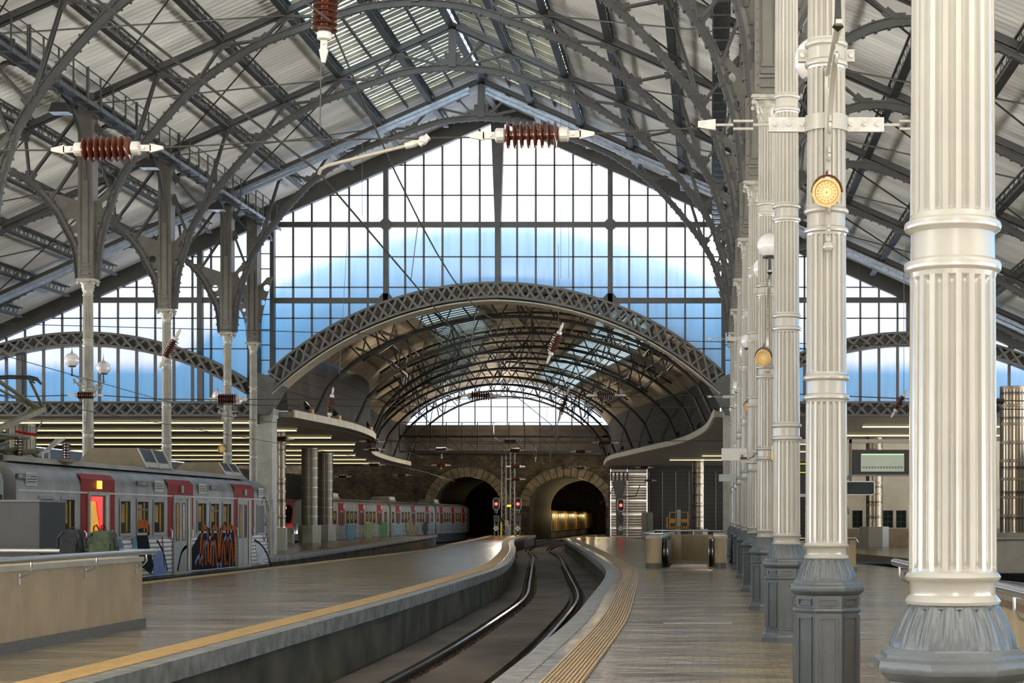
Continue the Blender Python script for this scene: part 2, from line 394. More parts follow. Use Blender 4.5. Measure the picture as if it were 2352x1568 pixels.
def column_parts():
    ps = []
    # pedestal: plinth, panelled octagonal die, frieze, torus
    mb = MB()
    oct_ring(mb, [(.345,0),(.345,.055),(.325,.065),(.318,.1),(.296,.125),(.296,.155),(.283,.165),(.283,.845),(.292,.85),(.3,.868),(.292,.885),(.283,.89),
                  (.283,1.0),(.297,1.01),(.308,1.02),(.327,1.04),(.333,1.065),(.327,1.088),(.3,1.1),(.296,1.115),(.276,1.13),(.27,1.14)])
    for k in range(8):
        M4 = Matrix.Rotation(k*PI/4, 4, 'Z')
        def fr(w, za, zb, t=.016, y=-.300):
            b = MB()
            b.box(-w,-w+t,y,y+.022,za,zb).box(w-t,w,y,y+.022,za,zb).box(-w+t,w-t,y,y+.022,za,za+t).box(-w+t,w-t,y,y+.022,zb-t,zb)
            mb.add([M4 @ Vector(v) for v in b.v], b.f)
        fr(.082,.2,.815); fr(.075,.915,.975,.008)
    ps.append(('pedestal', mb, PED, 30))
    # cup of upright leaves
    mb = MB(); rows = []; n = 288
    for i in range(17):
        t = i/16; z = 1.135+t*.19
        base = .186+.084*(1-t**1.5)
        row = []
        for k in range(n+1):
            a = 2*PI*k/n+PI/8
            u = abs(math.sin(a*8))**.6*2-1; s = math.cos(a*48)*(.4+.6*abs(math.sin(a*8+t*2.5)))
            row.append(((base+.009*u*(.35+t*.65)+.006*s*math.sin(PI*t))*math.cos(a), (base+.009*u*(.35+t*.65)+.006*s*math.sin(PI*t))*math.sin(a), z))
        rows.append(row)
    mb.grid(rows); mb.lathe([(.2,1.31),(.19,1.33),(.1,1.33)], 32, cap=False)
    ps.append(('leaf_cup', mb, PED, 50))
    # shaft
    mb = MB(); R = .187
    mb.lathe([(R+.006,1.322),(R+.016,1.326),(R+.02,1.338),(R+.012,1.35),(R-.002,1.365),(R-.004,1.41),(R+.004,1.425),(R+.016,1.432),(R+.02,1.443),(R+.012,1.455),(R+.004,1.462),(R+.002,1.48)], 40, cap=False)
    z = 1.47
    for b in (2.78, 4.28, 5.78, 7.28):
        fluted(mb, z, b-.045); band(mb, b); z = b+.215
    fluted(mb, z, 8.93)
    ps.append(('shaft', mb, CREAM, 40))
    # leafy capital
    mb = MB(); r0 = .15
    mb.lathe([(r0,8.88),(r0+.025,8.9),(r0+.03,8.92),(r0+.01,8.94),(r0,8.96),(r0+.01,9.1),(r0+.05,9.25),(r0+.1,9.33)], 24, cap=False)
    for lay, (z0, h, rr, cnt, ph) in enumerate([(8.96,.17,.165,8,0),(9.05,.2,.185,8,PI/8)]):
        for k in range(cnt):
            a = 2*PI*k/cnt+ph; c, s = math.cos(a), math.sin(a)
            rows = []
            for j in range(6):
                t = j/5; w = .055*math.sin(.5+t*2.2); rr2 = rr+.07*t**3; zz = z0+h*t-(.04 if j == 5 else 0)
                rows.append([(rr2*c-s*w*e+.02*abs(e)*-c, rr2*s+c*w*e-.02*abs(e)*s, zz) for e in (-1,-.5,0,.5,1)])
            mb.grid(rows)
    for sx in (-1,1):
        for sy in (-1,1):
            for dx, dy in ((0,0),):
                p = Vector((sx*.235, sy*.235, 9.29))
                mb.lathe([(.001,-.035),(.045,-.035),(.055,0),(.045,.035),(.001,.035)], 10, p, mat=Matrix.Rotation(PI/2, 4, Vector((sx,-sy,0)).normalized()))
    for ax in range(4):
        a = ax*PI/2; mb.sphere((.23*math.cos(a), .23*math.sin(a), 9.36), .035, 8, 6)
    mb.box(-.27,.27,-.27,.27,9.335,9.365); mb.box(-.3,.3,-.3,.3,9.365,9.4); mb.box(-.28,.28,-.28,.28,9.4,9.43)
    ps.append(('capital', mb, CAPM, 40))
    return ps
PIER_TOP = 15.45
def pier_part():
    mb = MB(); w = .235; w2 = .26
    mb.box(-w,w,-w,w,9.43,PIER_TOP)
    for sx in (-1,1):
        for sy in (-1,1):
            mb.box(min(sx*w,sx*(w-.09)), max(sx*w,sx*(w-.09)), min(sy*w,sy*(w+.02)), max(sy*w,sy*(w+.02)), 9.43, PIER_TOP)
    for sy in (-1,1):               # pilaster strip with little base mouldings
        y0, y1 = sorted((sy*w, sy*(w+.05)))
        mb.box(-.09,.09,y0,y1,9.95,12.6)
        for z, hw, d in ((9.43,.17,.09),(9.55,.13,.075),(9.72,.15,.09),(9.8,.12,.07),(9.93,.11,.075)):
            yy0, yy1 = sorted((sy*w, sy*(w+d))); mb.box(-hw,hw,yy0,yy1,z,z+.05)
    z = 9.6
    while z < PIER_TOP-.1:          # rivet heads
        for sy in (-1,1):
            for sx in (-1,1):
                mb.sphere((sx*(w-.045), sy*(w+.02), z), .018, 6, 4)
        z += .2
    return mb
def gusset_outer(s, rib):
    pass
HALL_RIB = [(.29,9.45),(.34,10.1),(.44,10.85),(.72,11.8),(1.05,12.66),(1.93,13.97),(3.43,15.65),(4.83,16.67),(5.73,17.15),(7.43,17.78),(9.0,18.28),(10.65,18.45)]
AISLE_RIB = [(.29,9.45),(.4,10.4),(.72,11.1),(1.05,11.7),(1.6,12.34),(2.1,12.73),(2.8,13.05),(3.7,13.17),(5,12.85),(7,11.95),(9,10.9),(11.5,9.5),(14.5,7.9)]
def circ(cx, cz, r, n=20): return [(cx+r*math.cos(2*PI*k/n), cz+r*math.sin(2*PI*k/n)) for k in range(n)]
def gusset(side, rib, parent):
    """riveted web plate with holes between pier and curved rib; side = +1/-1 in x"""
    path = [p for p in crpath([(o,0,z) for o, z in rib[:6]], 6) if p.z < 12.35]
    outer = [(side*.22, 9.45)]+[(side*p.x, p.z) for p in path]+[(side*(path[-1].x-.28), 12.32), (side*.34, 12.0), (side*.22, 11.95)]
    k = 1 if rib is HALL_RIB else .95
    def tear(x, z0, z1, r0, r1):
        return [(x+r0*math.cos(PI+PI*i/8), z0+r0*math.sin(PI+PI*i/8)) for i in range(9)]+[(x+r1*math.cos(PI*i/8), z1+r1*math.sin(PI*i/8)) for i in range(9)]
    h = [circ(side*.32, 10.55, .05), tear(side*.30, 9.95, 10.28, .022, .045)]
    if rib is HALL_RIB: h += [circ(side*.42, 11.2, .12, 24), circ(side*.6,11.85,.15,24)]
    else: h += [circ(side*.41, 10.87, .085, 24), circ(side*.52,11.3,.13,24)]
    plate('gusset', outer, h, IRON2, .04, parent)

def make_column(cream):
    root = empty('iron_column', (0,0,0))
    for name, mb, m, sm in column_parts():
        if name == 'shaft' and not cream: m = CREAM_DIM
        mb.build(name, m, root, sm)
    pier_part().build('pier', IRON2, root, None)
    gusset(-1, HALL_RIB, root); gusset(1, AISLE_RIB, root)
    return root
CREAM_DIM = M('cream column paint toned for dim light', (140,137,124), .3, 0, .12, 3, .1, 25, coat=.3)  # cream darkened in colour for the weaker light on the left row
dim_shaft = None
col0 = make_column(True)
def column_label(row, n):
    if row == 'right':
        return {1:'largest cream fluted iron column on a grey pedestal at the right edge, nearest the camera',
                2:'second cream fluted column in the right row, with the lamp bracket and ochre speaker',
                3:'third cream fluted column in the right row, the grey pedestal just behind the bracket column'}.get(n,
                '%s cream fluted iron column from the camera in the right platform row' % ORD[n])
    return {6:'iron column cut by the left edge of the photo, grey riveted pier above',
            7:'dim-toned cream fluted column on the left platform with two globe lamps, nearest of its row in full view',
            8:'fluted column on the left platform between the two columns with globe lamps',
            9:'fluted column on the left platform behind the train with two small globe lamps',
            10:'farthest fluted column of the left row standing against the grey gable pier'}[n]
columns = {}
for row, x, ns in (('right', XR, range(1,11)), ('left', XL, range(6,11))):
    for n in ns:
        first = (row == 'right' and n == 1)
        o = col0 if first else dup(col0)
        o.location = (x, colY(n), 0)
        if row == 'left':
            o.rotation_euler = (0,0,PI)
            for ch in o.children:
                if ch.name.startswith('shaft'):
                    if dim_shaft is None:
                        dim_shaft = ch.data.copy(); dim_shaft.materials.clear(); dim_shaft.materials.append(CREAM_DIM)
                    ch.data = dim_shaft
        tag(o, column_label(row, n), 'column', 'cream fluted columns of the right row' if row == 'right' else 'fluted columns of the left row')
        columns[row, n] = o

# ------------------------------------------------------------------ roof trusses
def rib_mesh(pts, w=.15, dep=.2):
    """curved riveted rib: web, two flanges, battens"""
    mb = MB(); path = crpath(pts, 8)
    mb.sweep(path, dep, .03)                       # web (radial depth, thin across y)
    inner = []; outer = []
    m = len(path)
    for i, p in enumerate(path):
        d = (path[min(i+1,m-1)]-path[max(i-1,0)]).normalized(); a = d.cross(Vector((0,1,0))).normalized()
        inner.append(p-a*dep/2); outer.append(p+a*dep/2)
    mb.sweep(inner, .03, w); mb.sweep(outer, .03, w)
    acc = 0
    for i in range(1, m):
        seg = (path[i]-path[i-1]); L = seg.length; t = 0
        d = seg.normalized(); a = d.cross(Vector((0,1,0))).normalized()
        while acc+L-t*0 >= .33 and t < L:
            step = .33-acc
            if t+step > L: break
            t += step; acc = 0; p = path[i-1]+d*t
            for s in (-1,1): mb.bar(p+a*s*(dep/2+.01)-Vector((0,w/2+.03,0)), p+a*s*(dep/2+.01)+Vector((0,w/2+.03,0)), .07, .07, up=d)
        acc += L-t
    return mb
def strut_mesh(p, q, w=.075):
    mb = MB(); p = Vector(p); q = Vector(q)
    for s in (-1,1): mb.bar(p+Vector((0,s*.06,0)), q+Vector((0,s*.06,0)), w, .022, up=(0,1,0))
    for e, o in ((p,q),(q,p)):
        d = (o-e).normalized(); mb.bar(e-d*.1, e+d*.28, .24, .026, up=(0,1,0))
    return mb
def ribz(rib, o): return cr(rib, o)
HALF = XR-XC                      # 10.65
def truss(Y):
    root = empty('roof_truss', (XC, Y, 0))
    for s in (1,-1):
        pts = [(s*(HALF-o), 0, z) for o, z in HALL_RIB]
        rib_mesh(pts).build('arch_rib', IRON, root)
        pts = [(s*(HALF+o), 0, z) for o, z in AISLE_RIB]
        rib_mesh(pts).build('aisle_rib', IRON, root)
        mb = MB(); z0 = RIDGE-.45
        for dy in (-.09,.09):
            mb.bar((0,dy,z0),(s*25.4,dy,z0-SLOPE*25.4),.02,.2)
        mb.bar((0,0,z0+.11),(s*25.4,0,z0+.11-SLOPE*25.4),.22,.03); mb.bar((0,0,z0-.1),(s*25.4,0,z0-.1-SLOPE*25.4),.2,.03)
        mb.build('rafter', IRON, root)
        # web members, hall side: hung between purlin points and the rib
        tops = [2.1*k for k in range(0,6)]
        def top(d): return (s*d, 0, RIDGE-.6-SLOPE*d)
        def bot(d): return (s*d, 0, ribz(HALL_RIB, HALF-d)+.1)
        for k in range(5):
            d0, d1 = tops[k], tops[k+1]; dm = (d0+d1)/2
            if d0 > 0: strut_mesh(top(d0), bot(dm-.25)).build('strut', IRON, root)
            if d1 < 9: strut_mesh(bot(dm-.25 if k else .35), top(d1)).build('strut', IRON, root)
            if k == 0: strut_mesh(bot(.3), top(1.1)).build('strut', IRON, root)
        strut_mesh(top(8.4), bot(9.35)).build('strut', IRON, root)
        strut_mesh(bot(9.35), (s*10.4,0,14.4)).build('strut', IRON, root)
        strut_mesh(bot(9.85), (s*10.4,0,13.6)).build('strut', IRON, root)
        def abot(o): return (s*(HALF+o), 0, ribz(AISLE_RIB, o)+.1)
        def atop(o): return top(HALF+o)
        strut_mesh((s*(HALF+.25),0,14.9), abot(1.9)).build('strut', IRON, root)
        strut_mesh((s*(HALF+.25),0,13.4), abot(1.2)).build('strut', IRON, root)
        seq = [(1.9,'b'),(2.05,'t'),(3.2,'b'),(4.15,'t'),(5.2,'b'),(6.25,'t'),(7.3,'b'),(8.35,'t'),(9.4,'b'),(10.45,'t'),(11.4,'b'),(12.5,'t')]
        for (a, ka), (b, kb) in zip(seq, seq[1:]):
            strut_mesh(abot(a) if ka == 'b' else atop(a), abot(b) if kb == 'b' else atop(b), .065).build('strut', IRON, root)
    mb = MB(); mb.box(-.14,.14,-.1,.1,18.45,20.0); mb.box(-.3,.3,-.02,.02,18.5,19.0)
    mb.build('king_post', IRON, root)
    return root
t0 = truss(colY(4))
trusses = {}
for n in range(4, 10):
    o = t0 if n == 4 else dup(t0)
    o.location = (XC, colY(n), 0)
    far = 10-n
    tag(o, {1:'dark riveted roof truss closest to the glazed gable',
            2:'second riveted iron roof truss out from the glazed gable',
            3:'third riveted roof truss out from the gable, crown at the photo top'}.get(far,
        '%s riveted iron roof truss counted out from the glazed gable' % ORD[far]), 'roof truss', 'arched iron roof trusses')
    trusses[n] = o
# ------------------------------------------------------------------ roof skin, purlins, skylight
RY0, RY1 = -6.0, 77.3
def roof_sheet(s):
    mb = MB(); pitch = .32; amp = .035
    n = int((RY1-RY0)/pitch*4)
    def rowpts(d0, d1, ya, yb):
        k0 = int((ya-RY0)/pitch*4); k1 = int((yb-RY0)/pitch*4)
        r0 = []; r1 = []
        for k in range(k0, k1+1):
            y = RY0+k*pitch/4; dz = amp*math.sin(k*PI/2)
            r0.append((XC+s*d0, y, RIDGE-SLOPE*d0+dz)); r1.append((XC+s*d1, y, RIDGE-SLOPE*d1+dz))
        return [r0, r1]
    d = SKY1
    dd = [d]
    while d < 25.9: d = min(26, d+2.6); dd.append(d)
    for a, b in zip(dd, dd[1:]):
        r = rowpts(a, b, RY0, RY1); lap = .0
        r[1] = [(x,y,z-.0) for x,y,z in r[1]]
        mb.grid(r)
    mb.grid(rowpts(0, SKY1, 71.5, RY1))
    o = mb.build('ceiling', ROOFM, None, 60)
    return struct(o, 'grey corrugated roof slope over the %s half of the hall' % ('right' if s > 0 else 'left'))
SKY1 = 4.2
for s in (1,-1):
    roof_sheet(s)
    mb = MB(); rows = []
    for d in (0, SKY1): rows.append([(XC+s*d, y, RIDGE+.1-SLOPE*d) for y in (RY0, 71.5)])
    mb.grid(rows)
    w = struct(mb.build('window_%d' % (6 if s > 0 else 7), GLASSR), 'glazed roof light with louvre slats along the %s side of the ridge' % ('right' if s > 0 else 'left'))
    mb = MB(); y = RY0
    while y < 70.6:
        w_ = .17+.05*math.sin(y*5.3)
        mb.bar((XC+s*.1, y, RIDGE-.06), (XC+s*SKY1, y, RIDGE-.06-SLOPE*SKY1), w_, .02, up=(s*SLOPE,.35,1))
        y += .42
    mb.build('louvre_slat', M('pale louvre paint', (196,194,176), .5, 0, .15, 2), w)
    mb = MB()
    for d in (.25,1.2,2.1,3.1,4.15): mb.bar((XC+s*d, RY0, RIDGE-.16-SLOPE*d), (XC+s*d, 71.4, RIDGE-.16-SLOPE*d), .07, .1)
    mb.build('glazing_bar', IRON, w)
    mb = MB(); mb.bar((XC+s*.05, 70.95, RIDGE-.1), (XC+s*SKY1, 70.95, RIDGE-.1-SLOPE*SKY1), 1.1, .05, up=(s*SLOPE,0,1))
    mb.build('end_flashing', M('cream flashing', (206,200,176), .5, 0, .12, 1.5), w)
def purlin(d, s, idx):
    mb = MB(); x = XC+s*d; z = RIDGE-.12-SLOPE*d; h = .42; w = .2; y0, y1 = RY0, 75.4 if d > .5 else 76.8
    def pt(y, a, dz): return (x+a, y, z-dz)
    for a in (-w/2, w/2): mb.bar(pt(y0,a,.03), pt(y1,a,.03), .06, .05)
    mb.bar(pt(y0,0,h), pt(y1,0,h), .24, .03)
    for a in (-w/2, w/2): mb.bar(pt(y0,a,h-.03), pt(y1,a,h-.03), .03, .06)
    y = y0; k = 0
    while y+.42 <= y1+.01:
        for a in (-w/2+.01, w/2-.01):
            mb.bar(pt(y,a,.05 if k % 2 else h-.02), pt(y+.42,a,h-.02 if k % 2 else .05), .035, .012, up=(1,0,0))
        y += .42; k += 1
    mb.bar(pt(y1-.4,0,h+.02), pt(y1,0,h+.02), .2, .02)
    o = mb.build('lattice_purlin', GALV if False else IRON)
    side = 'right' if s > 0 else 'left'
    if d == 0: lab = 'lattice purlin running along the ridge under the roof light'
    else: lab = '%s lattice purlin down from the ridge on the %s roof slope' % (ORD[idx] if idx > 1 else 'first', side)
    return tag(o, lab, 'purlin', 'lattice purlins under the roof')
purlin(0, 1, 0)
for s in (1,-1):
    for k in range(1, 12):
        if k == 5: continue
        purlin(2.1*k, s, k)
# plate girder, catwalk along the two column lines
for s, side in ((1,'right'),(-1,'left')):
    x = XC+s*(HALF-.75)
    root = empty('catwalk', (x, 49, 14.6), 'narrow steel maintenance catwalk hung along the %s column line under the roof' % side, 'catwalk')
    mb = MB(); y0, y1 = RY0-49, 76.5-49
    mb.box(-.2,.2,y0,y1,.0,.03); mb.box(-.22,-.19,y0,y1,-.06,.07); mb.box(.19,.22,y0,y1,-.06,.07)
    mb.build('deck', M('steel grey catwalk', (96,100,104), .35, .6, .25, 4), root)
    mb = MB()
    for a in (-.2,.2): mb.bar((a,y0,1.0),(a,y1,1.0),.03,.03)
    mb.build('railing', IRON, root)
    k = 0; y = y0
    while y < y1:
        m2 = MB(); h = .62 if k % 4 else 1.35; m2.box(-.24,-.17,y,y+.09,-.06,h); m2.box(.19,.23,y,y+.05,-.06,1.0); m2.box(-.24,.23,y,y+.05,-.1,-.05); m2.build('hanger', IRON, root); y += 1.15; k += 1
    # longitudinal girder between piers at roof level
    mb = MB(); xg = XC+s*HALF
    for z in (15.0,15.4): mb.bar((xg-.1,RY0,z),(xg-.1,76.8,z),.1,.08); mb.bar((xg+.1,RY0,z),(xg+.1,76.8,z),.1,.08)
    y = RY0; k = 0
    while y < 76.4:
        mb.bar((xg,y,15.0 if k % 2 else 15.4),(xg,y+.6,15.4 if k % 2 else 15.0),.05,.05); y += .6; k += 1
    tag(mb.build('lattice_girder', IRON), 'lattice girder tying the pier heads of the %s column row' % side, 'girder', 'lattice girders along the column rows')
    # curved braces from each pier to the girder, along the row
    for n in (range(5,10) if s > 0 else range(6,10)):
        for e in (1,-1):
            c = colY(n); pts = [(xg, c+e*(.24+2.0*(1-math.cos(t*PI/2))), 12.6+2.3*math.sin(t*PI/2)) for t in [i/8 for i in range(9)]]
            mb = MB(); mb.sweep(pts, .12, .1, up=(1,0,0))
            tag(mb.build('curved_brace', IRON), 'curved iron brace on the %s side of the %s column in the %s row' % ('far' if e > 0 else 'near', ORD[n], side), 'brace', 'curved braces under the column girders')
# floodlights hung from the catwalks (left side shows three)
def flood(loc, lab):
    r = empty('floodlight', loc, lab, 'floodlight', 'floodlights under the catwalk')
    mb = MB(); mb.prism([(-.3,0),(.3,0),(.2,.28),(-.2,.28)], 'y', -.2, .2); mb.build('housing', BLACK, r)
    mb = MB(); mb.box(-.28,.28,-.19,.19,-.02,0.005); mb.build('lens', M('floodlight glass', (180,196,215), .1, 0, .05), r)
    mb = MB(); mb.tube([(-.05,0,.26),(-.05,0,.5),(-.25,0,.7),(-.45,0,.72)], .03, 6); mb.build('arm', IRON, r)
for n, w in ((6,'nearest the left edge of the photo'),(7,'between the second and third left piers'),(8,'beside the third left pier'),(9,'at the gable end')):
    flood((XL+.95, colY(n)+3.2 if n < 9 else colY(n)+2.4, 13.7), 'boxy floodlight hanging under the left catwalk, '+w)
# thin cross bracing rods in the roof planes
for s, side in ((1,'right'),(-1,'left')):
    for n in range(4, 9):
        for k, (d0, d1) in enumerate(((4.2,10.4),(12.6,20.8))):
            mb = MB()
            for a, b in ((d0,d1),(d1,d0)):
                mb.tube([(XC+s*a, colY(n)+.2, RIDGE-.62-SLOPE*a), (XC+s*b, colY(n+1)-.2, RIDGE-.62-SLOPE*b)], .028, 6)
            tag(mb.build('bracing_rods', IRON), 'crossed bracing rods in the %s roof %s, %s bay out from the gable' % (side, 'above the hall' if k == 0 else 'above the aisle', ORD[9-n] if n < 8 else 'first'), 'bracing', 'crossed bracing rods under the roof')
# cable trays that follow the rafters of the truss nearest the gable
for s, side in ((1,'right'),(-1,'left')):
    mb = MB(); y = 70.3
    for dz, dy in ((0,0),(.22,-.16)):
        a = Vector((XC+s*.35, y+dy, RIDGE-.95-dz-SLOPE*.35)); b = Vector((XC+s*24, y+dy, RIDGE-.95-dz-SLOPE*24))
        mb.bar(a, b, .16, .03); mb.bar(a+Vector((0,-.08,.05)), b+Vector((0,-.08,.05)), .02, .12); mb.bar(a+Vector((0,.08,.05)), b+Vector((0,.08,.05)), .02, .12)
    tag(mb.build('cable_tray', M('blue grey cable tray', (140,150,162), .35, .6, .15, 5)), 'double cable tray following the %s rafters of the truss nearest the gable' % side, 'cable tray')
# ------------------------------------------------------------------ glazed gable
def gx(px): return (px-PX)*YG/F
def gz(py): return EYE-(py-PY)*YG/F
def arc(cx, cz, r, x0, x1, n=40):
    out = []
    for i in range(n+1):
        x = x0+(x1-x0)*i/n; out.append((x, cz+math.sqrt(max(0, r*r-(x-cx)**2))))
    return out
def rake(x): return 19.68-.44*abs(x-XC)
HC = 10.2
BAR = M('dark glazing bar', (74,74,74), .5, 0, .1, 3)
CA, RA = 12.2-15.0, 15.0           # centre and outer radius of the great arch
RI = 14.0                          # inner radius (centre a little lower)
def segbars(mb, u0, u1, v0f, v1f, horiz, vert, t=.055, th=.07, y=YG-.05):
    for u in vert:
        a, b = v0f(u), v1f(u)
        if b > a+.05: mb.box(u-t*.8, u+t*.8, y-th/2, y+th/2, a, b)
    for z in horiz:
        n = 160; run = None
        for i in range(n+1):
            u = u0+(u1-u0)*i/n; ok = v0f(u) < z < v1f(u)
            if ok and run is None: run = u
            if (not ok or i == n) and run is not None:
                if u-run > .1: mb.box(run, u, y-th/2, y+th/2, z-t/2, z+t/2)
                run = None
THIN = [gz(v) for v in (380,449,590,660,731,801,870)]
# central window
x0, x1 = XC-HC, XC+HC
bot = arc(XC, CA, RA, x0, x1)
w1 = plate('window_1', [(x0,rake(x0)),(XC,rake(XC)),(x1,rake(x1))]+bot[::-1], [], GLASSG, 0, None, 'y', YG)
struct(w1, 'great frosted window of the gable above the lattice arch')
vb = lambda u: CA+math.sqrt(max(0, RA*RA-(u-XC)**2))
mb = MB(); pitch = 5.08/6
segbars(mb, x0, x1, vb, rake, THIN, [XC+pitch*k for k in range(-12,13) if k not in (-6,0,6)])
mb.build('glazing_bars', BAR, w1)
for k in (-6,6):
    u = XC+pitch*k; m2 = MB(); m2.box(u-.11,u+.11,YG-.3,YG-.02,vb(u),rake(u)+.1)
    for z in (gz(517),): m2.prism([(u-.25,z-.12),(u-.11,z-.25),(u+.11,z-.25),(u+.25,z-.12),(u+.25,z+.12),(u+.11,z+.25),(u-.11,z+.25),(u-.25,z+.12)], 'y', YG-.28, YG-.06)
    z = vb(u); m2.prism([(u-.42,z-.1),(u-.42,z+.16),(u-.14,z+.5),(u+.14,z+.5),(u+.42,z+.16),(u+.42,z-.1)], 'y', YG-.3, YG-.06)
    m2.build('mullion', IRON, w1)
m2 = MB()
m2.prism([(XC-.12,vb(XC)),(XC-.12,gz(520)),(XC-.3,gz(290)),(XC-.1,gz(268)),(XC+.1,gz(268)),(XC+.3,gz(290)),(XC+.12,gz(520)),(XC+.12,vb(XC))], 'y', YG-.42, YG-.02)
m2.build('centre_mullion', IRON, w1)
m2 = MB()
z = gz(517); m2.box(x0,x1,YG-.22,YG-.03,z-.12,z+.12)
m2.build('transom', IRON, w1)
z = gz(691)
for s in (1,-1):
    uu = math.sqrt(RA*RA-(z-CA)**2); a, b = sorted((XC+s*uu, XC+s*HC))
    m2 = MB(); m2.box(a,b,YG-.22,YG-.03,z-.12,z+.12); m2.build('transom', IRON, w1)
# side windows and lunettes
RS, SW = 13.6, 7.3
for s, side, num in ((-1,'left',2),(1,'right',3)):
    cx = XC+s*18.6; inner = XC+s*10.95; outr = XC+s*25.6
    zc = 10.0-RS
    def vbot(u, cx=cx): return zc+math.sqrt(max(0, RS*RS-(u-cx)**2)) if abs(u-cx) < SW+.6 else 7.0
    us = [inner+(outr-inner)*i/60 for i in range(61)]
    lower = [(u, vbot(u)) for u in us if rake(u) > vbot(u)+.02]
    up = [(lower[-1][0], rake(lower[-1][0])), (inner, rake(inner))]
    w = plate('window_%d' % num, lower+up, [], GLASSG, 0, None, 'y', YG)
    struct(w, 'frosted side window of the gable over the %s aisle arch' % side)
    mb = MB(); ks = [XC+s*(10.95+.844*k+.4) for k in range(0, 17)]
    segbars(mb, min(inner,outr), max(inner,outr), vbot, rake, THIN[2:], ks)
    mb.build('glazing_bars', BAR, w)
    m2 = MB(); z = gz(690); xe = XC+s*(19.68-z)/.44; m2.box(min(inner,xe),max(inner,xe),YG-.22,YG-.03,z-.12,z+.12); m2.build('transom', IRON, w)
    for uu in (cx, cx-s*5.1):
        m2 = MB(); m2.box(uu-.12,uu+.12,YG-.28,YG-.02,vbot(uu),max(vbot(uu)+.1, rake(uu))); m2.build('mullion', IRON, w)
    # narrow strip of glass between the corner post and the great window
    a, b = sorted((XC+s*10.28, XC+s*10.9))
    st = plate('window_%d' % (num+8), [(a,8.0),(b,8.0),(b,rake(b)),(a,rake(a))], [], GLASSG, 0, None, 'y', YG)
    struct(st, 'narrow frosted strip window beside the %s corner post of the gable' % side)
    mb = MB()
    for k in range(11): mb.box(a,b,YG-.09,YG-.02,8.1+k*.69,8.14+k*.69)
    mb.build('glazing_bars', BAR, st)
    # lunette between aisle arch and straight girder
    Rin = RS; zci = 9.45-RS
    def vl(u, cx=cx): return zci+math.sqrt(max(0, Rin*Rin-(u-cx)**2))
    us = [cx-SW-.1+(2*SW+.2)*i/50 for i in range(51)]
    ln = plate('window_%d' % (num+2), [(us[0],6.88),(us[-1],6.88)]+[(u, max(6.9, vl(u))) for u in us[::-1]], [], GLASSG, 0, None, 'y', YG)
    struct(ln, 'frosted lunette under the %s aisle arch' % side)
    mb = MB(); ks = [XC+s*(10.95+.844*k+.4) for k in range(0, 18)]
    segbars(mb, us[0], us[-1], lambda u: 6.88, vl, [], [k for k in ks if abs(k-cx) < SW], .08)
    for uu in (cx-s*5.1, cx+s*3.1): mb.box(uu-.13,uu+.13,YG-.2,YG-.02,6.88,vl(uu))
    mb.build('glazing_bars', BAR, ln)
# lattice arches and girders
LAT = M('girder grey iron', (74,73,69), .5, 0, .15, 2, .1, 30)
def lattice_member(name, top, bottom, n, Y, dep, label, cat, group=None):
    root = empty(name, (0,0,0), label, cat, group)
    def P3(p, y): return (p[0], y, p[1])
    def samp(pl, t):
        f = t*(len(pl)-1); i = min(int(f), len(pl)-2); r = f-i
        return (pl[i][0]*(1-r)+pl[i+1][0]*r, pl[i][1]*(1-r)+pl[i+1][1]*r)
    for nm, pl in (('top_chord', top), ('bottom_chord', bottom)):
        mb = MB(); mb.sweep([P3(p, Y) for p in pl], .1, dep); mb.build(nm, LAT, root)
    for pl_y, nm in ((Y-dep/2+.04,'lattice_bars'),(Y+dep/2-.04,'lattice_bars')):
        mb = MB()
        for i in range(n):
            t0, t1 = i/n, (i+1)/n; tm = t0+1.0/n
            mb.bar(P3(samp(bottom,t0),pl_y), P3(samp(top,t1),pl_y), .1, .03, up=(0,1,0))
            mb.bar(P3(samp(top,t0),pl_y-.03), P3(samp(bottom,t1),pl_y-.03), .1, .03, up=(0,1,0))
        mb.build(nm, LAT, root)
    return root
xs = 10.2
top = arc(XC, CA, RA, XC-xs, XC+xs, 60)
botc = [(XC+(u-XC)*.985, z-.62-.2*abs(u-XC)/xs) for u, z in top]
ga = lattice_member('lattice_arch', top, botc, 46, YG-.55, .9, 'great lattice iron arch under the frosted gable window', 'arch')
mb = MB(); mb.sweep([(u, YG-.3, z-.16) for u, z in botc], .06, 1.3); mb.build('soffit_plate', M('beige soffit plate', (150,142,124), .6, 0, .12, 2), ga)
for s in (1,-1):
    mb = MB(); a = XC+s*10.1; b = XC+s*10.75
    mb.prism([(b,8.2),(a,8.0),(XC+s*9.55,7.55),(XC+s*10.3,6.3),(b,6.3)], 'y', YG-.9, YG-.05); mb.build('springer_plate', LAT, ga)
